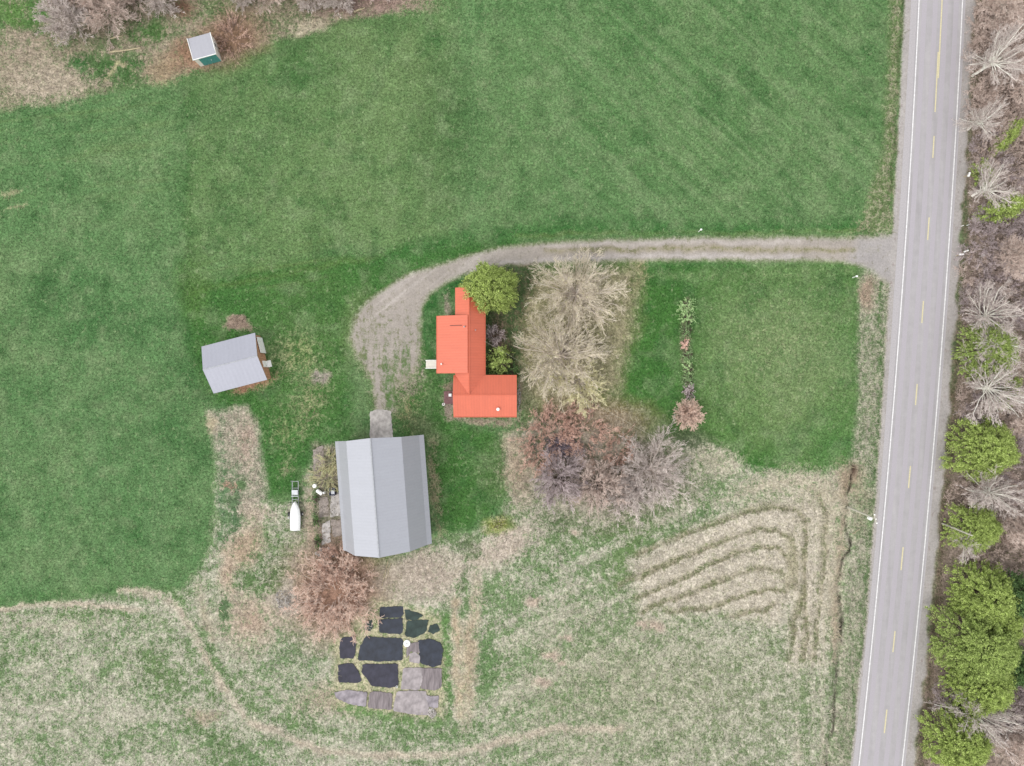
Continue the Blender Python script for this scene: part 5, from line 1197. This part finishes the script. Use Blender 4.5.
sdat = [(shw, 990, 470, 2.9, .7, 'pinkish shrub wedged right below the bright middle evergreen'), (shm, 975, 306, 1.4, .6, 'small mauve shrub at the wood edge, north of the white-limbed tree across the lawn'), (shw, 1014, 270, .2, .9, 'pinkish shrub cut by the right edge level with the driveway mouth'), (shw, 1012, 128, .7, .9, 'pinkish shrub at the right edge beside the small sparse evergreen'), (shm, 1000, 190, 5.2, .8, 'mauve shrub between the tiny and the small lone evergreens'), (shm, 990, 410, 2.3, .8, 'mauve shrub under the southern limbs of the widest white-limbed tree'), (shw, 992, 500, 1.1, .9, 'pinkish shrub under the white limbs north of the slim pole'), (shw, 990, 330, .6, .8, 'pinkish shrub under the bare limbs over the mossy evergreen'), (shm, 1000, 715, 5.9, .9, 'mauve shrub under the bare tree fanning out near the bottom'), (shw, 978, 58, 5.2, .55, 'small pinkish shrub at the verge left of the tall leaning trunk'), (shw, 979, 108, 3.3, .55, 'small pinkish shrub at the verge between two leaning trunks'), (shw, 999, 76, 1, 1, 'pinkish undergrowth shrub beneath the tall leaning trunk'), (shw, 1000, 110, 2.2, 1, 'reddish shaded undergrowth shrub below the tall leaning trunk'), (shm, 985, 152, .4, .6, 'mauve undergrowth shrub near the lone mailbox'), (shw, 1002, 160, 3, 1, 'pinkish undergrowth shrub up-right of the lone mailbox'),
        (shm, 1005, 225, 1.9, .9, 'mauve undergrowth shrub touching the small round evergreen from the right'), (shw, 984, 276, .3, .8, 'pinkish undergrowth shrub opposite the driveway mouth'), (shm, 1002, 298, 3.6, 1, 'mauve undergrowth shrub north of the white-limbed tree'), (shw, 968, 400, 2, .5, 'small pinkish shrub hugging the verge by the widest white-limbed tree'),
        (shm, 1010, 470, 4, .9, 'dark mauve undergrowth shrub right of the middle evergreen'), (shw, 965, 500, 5, .7, 'pinkish shrub on the verge north of the slim pole'), (shw, 1006, 560, .9, 1, 'pinkish undergrowth shrub right of the evergreen by the slim pole'), (shm, 945, 690, .5, .45, 'little mauve shrub on the verge between the two lowest evergreens'),
        (shm, 1005, 700, 2.7, .9, 'mauve undergrowth shrub in the dark gap near the bottom right'), (shw, 1018, 20, 4, 1, 'pinkish undergrowth shrub in the top right corner'), (shw, 985, 18, 2, .5, 'little pinkish shrub at the verge near the top edge')]
for src, a_, b_, rz, sc, lb in sdat: dplace(src, a_, b_, rz, lb, (sc, sc, sc), wb)
e1 = place(leafy_tree('evergreen_tree', 121, 7.5, 4.7, (bark_d, lf_yel), 'upper half of the big yellow-green evergreen mass by the road bend', 'tree', wv, nclump=1700, per=60, leaf=.092, clump=.26, conic=.3, hole=.24, base=.12), 970, 590)
e1['label'] = 'large yellow-green evergreen, northernmost of the close-set trio by the lower road'
e2 = place(leafy_tree('evergreen_tree', 122, 8.5, 6.1, (bark_d, lf_mid), 'largest evergreen, middle of the close-set trio by the lower road', 'tree', wv, nclump=2700, per=60, leaf=.092, clump=.27, conic=.25, hole=.22, base=.12, lobes=7), 962, 636)
e3 = place(leafy_tree('evergreen_tree', 123, 6.5, 4.7, (bark_d, lf_yel), 'yellow-green evergreen cut by the bottom edge right of the road', 'tree', wv, nclump=1700, per=60, leaf=.092, clump=.26, conic=.2, hole=.24, base=.12), 946, 732)
dplace(e1, 968, 676, 2.1, 'large evergreen, southernmost of the close-set trio by the lower road', (1.0, 1.0, .95), wv)
dplace(e3, 971, 448, 1.0, 'bright evergreen right below the widest white-limbed tree', (1.02, 1.0, 1), wv)
dplace(e1, 962, 524, 4.0, 'pale yellow-green evergreen pierced by the slim pole', (.82, .78, .85), wv)
dplace(e2, 976, 352, 2.6, 'mossy evergreen half hidden under bare limbs, opposite the lawn', (.72, .68, .8), wv)
e6 = place(leafy_tree('evergreen_tree', 124, 4.5, 2.4, (bark_d, lf_yel), 'small lone bright evergreen opposite the stretch north of the driveway', 'tree', wv, nclump=230, per=60, leaf=.12, clump=.38, conic=.2, ecc=1.35, base=.1), 994, 211, .3)
dplace(e1, 986, 614, 3.3, 'smaller evergreen squeezed in on the east side of the close-set trio', (.72, .8, .85), wv)
dk_ = place(leafy_tree('evergreen_tree', 125, 7.0, 3.6, (bark_d, lf_dark), 'dark green evergreen behind the close-set trio at the right edge', 'tree', wv, nclump=460, per=60, leaf=.13, clump=.42, conic=.3, base=.12), 1000, 590)
dplace(dk_, 1004, 660, 1.4, 'dark green evergreen at the right edge beside the southernmost of the trio', (.8, .8, .8), wv)
dplace(e6, 978, 180, 1.9, 'tiny yellow-green evergreen by the lone mailbox', (.75, .6, .7), wv)
dplace(e6, 1000, 140, .9, 'small sparse evergreen at the right edge above the lone mailbox', (1, .6, .7), wv)
dplace(e6, 1000, 392, 4.4, 'small evergreen at the right edge beside the widest white-limbed tree', (.8, .7, .9), wv)

# ------------------------------------------------------------------ grass as real blades
def paint_lookup():
    from_x = gx; from_y = gy
    def f(px, py):
        i = np.clip(np.searchsorted(gx, px) - 1, 0, nx - 1); j = np.clip(np.searchsorted(gy, py) - 1, 0, ny - 1)
        return gF[j, i], gz[j, i], np.maximum(gmd[j, i], gms[j, i]), gA[j, i], gB[j, i]
    return f
look = paint_lookup()
def blades(name, seed, n, sel, Lr, wr, mat, label, cat, tilt=(8, 50), dry=False):
    g = np.random.default_rng(seed)
    px = g.uniform(-40, 1064, n); py = g.uniform(-35, 801, n)
    f, z, dv, ac, bc = look(px, py); tint = (bc if dry else ac)
    keep = (g.random(n) < sel(f, px, py)) & (dv < .4) & (g.random(n) > dv * 2)
    # nothing grows inside the buildings or the beds
    for (xa, ya, xb, yb) in ((440, 318, 486, 374), (455, 374, 517, 416), (457, 290, 486, 320), (346, 440, 430, 542), (206, 338, 272, 388), (194, 42, 219, 66), (337, 602, 442, 712), (368, 410, 394, 440)):
        keep &= ~((px > xa) & (px < xb) & (py > ya) & (py < yb))
    px, py, z, tint = px[keep], py[keep], z[keep], tint[keep]; m = len(px)
    az = g.uniform(0, 6.28, m) * .5 + 3.14 * vnoise(px / 14, py / 14) * 2; el = np.radians(g.uniform(tilt[0], tilt[1], m)); L = g.uniform(*Lr, m); w_ = g.uniform(*wr, m)
    b0 = np.stack([(px - 512) * S, (383 - py) * S, z], -1)
    d_ = np.stack([np.cos(az) * np.cos(el), np.sin(az) * np.cos(el), np.sin(el)], -1); s_ = np.stack([-np.sin(az), np.cos(az), 0 * az], -1)
    V = np.stack([b0 - s_ * w_[:, None], b0 + s_ * w_[:, None], b0 + d_ * L[:, None]], 1).reshape(-1, 3)
    o = mesh_np(name, V, np.arange(m * 3).reshape(-1, 3), mat); setp(o, label, cat, kind='stuff')
    ca = o.data.color_attributes.new('tint', 'FLOAT_COLOR', 'POINT')
    ca.data.foreach_set('color', np.repeat(np.concatenate([tint, np.ones((m, 1))], 1), 3, axis=0).astype(np.float32).ravel())
    return o
def blade_mat(name, lo, hi, warm):
    m, nt, b = new_mat(name)
    at = nt.nodes.new('ShaderNodeAttribute'); at.attribute_name = 'tint'; g = nt.nodes.new('ShaderNodeNewGeometry')
    v = ramp(nt, g.outputs['Random Per Island'], [(0, (lo, lo, lo)), (.6, (.5, .5, .5)), (1, (hi * warm, hi, hi * .9))])
    c = mixc(nt, 1.0, at.outputs['Color'], v, 'MULTIPLY'); c = mixc(nt, 1.0, c, (2., 2., 2.), 'MULTIPLY')
    nt.links.new(c, b.inputs['Base Color']); b.inputs['Roughness'].default_value = .85; b.inputs['Specular IOR Level'].default_value = .1
    return m
blades('dry_grass', 1, 330000, lambda f, x, y: np.clip(f * 1.35 - .38, 0, 1), (.3, 1.0), (.025, .06), blade_mat('straw_blades', .36, .64, 1.0), 'bleached dry grass lying over the meadow and the rough strips', 'grass', dry=True)
blades('green_grass', 2, 300000, lambda f, x, y: np.clip(1.1 - np.abs(f - .35) * 2.4, 0, 1), (.15, .45), (.025, .05), blade_mat('meadow_blades', .38, .66, 1.06), 'green grass tufts growing through the dry meadow grass', 'grass', (20, 70))
blades('field_grass', 3, 260000, lambda f, x, y: np.clip(1 - f * 4, 0, 1) * .9, (.12, .34), (.03, .06), blade_mat('field_blades', .36, .68, 1.08), 'short green grass covering the fields and lawns', 'grass', (15, 60))
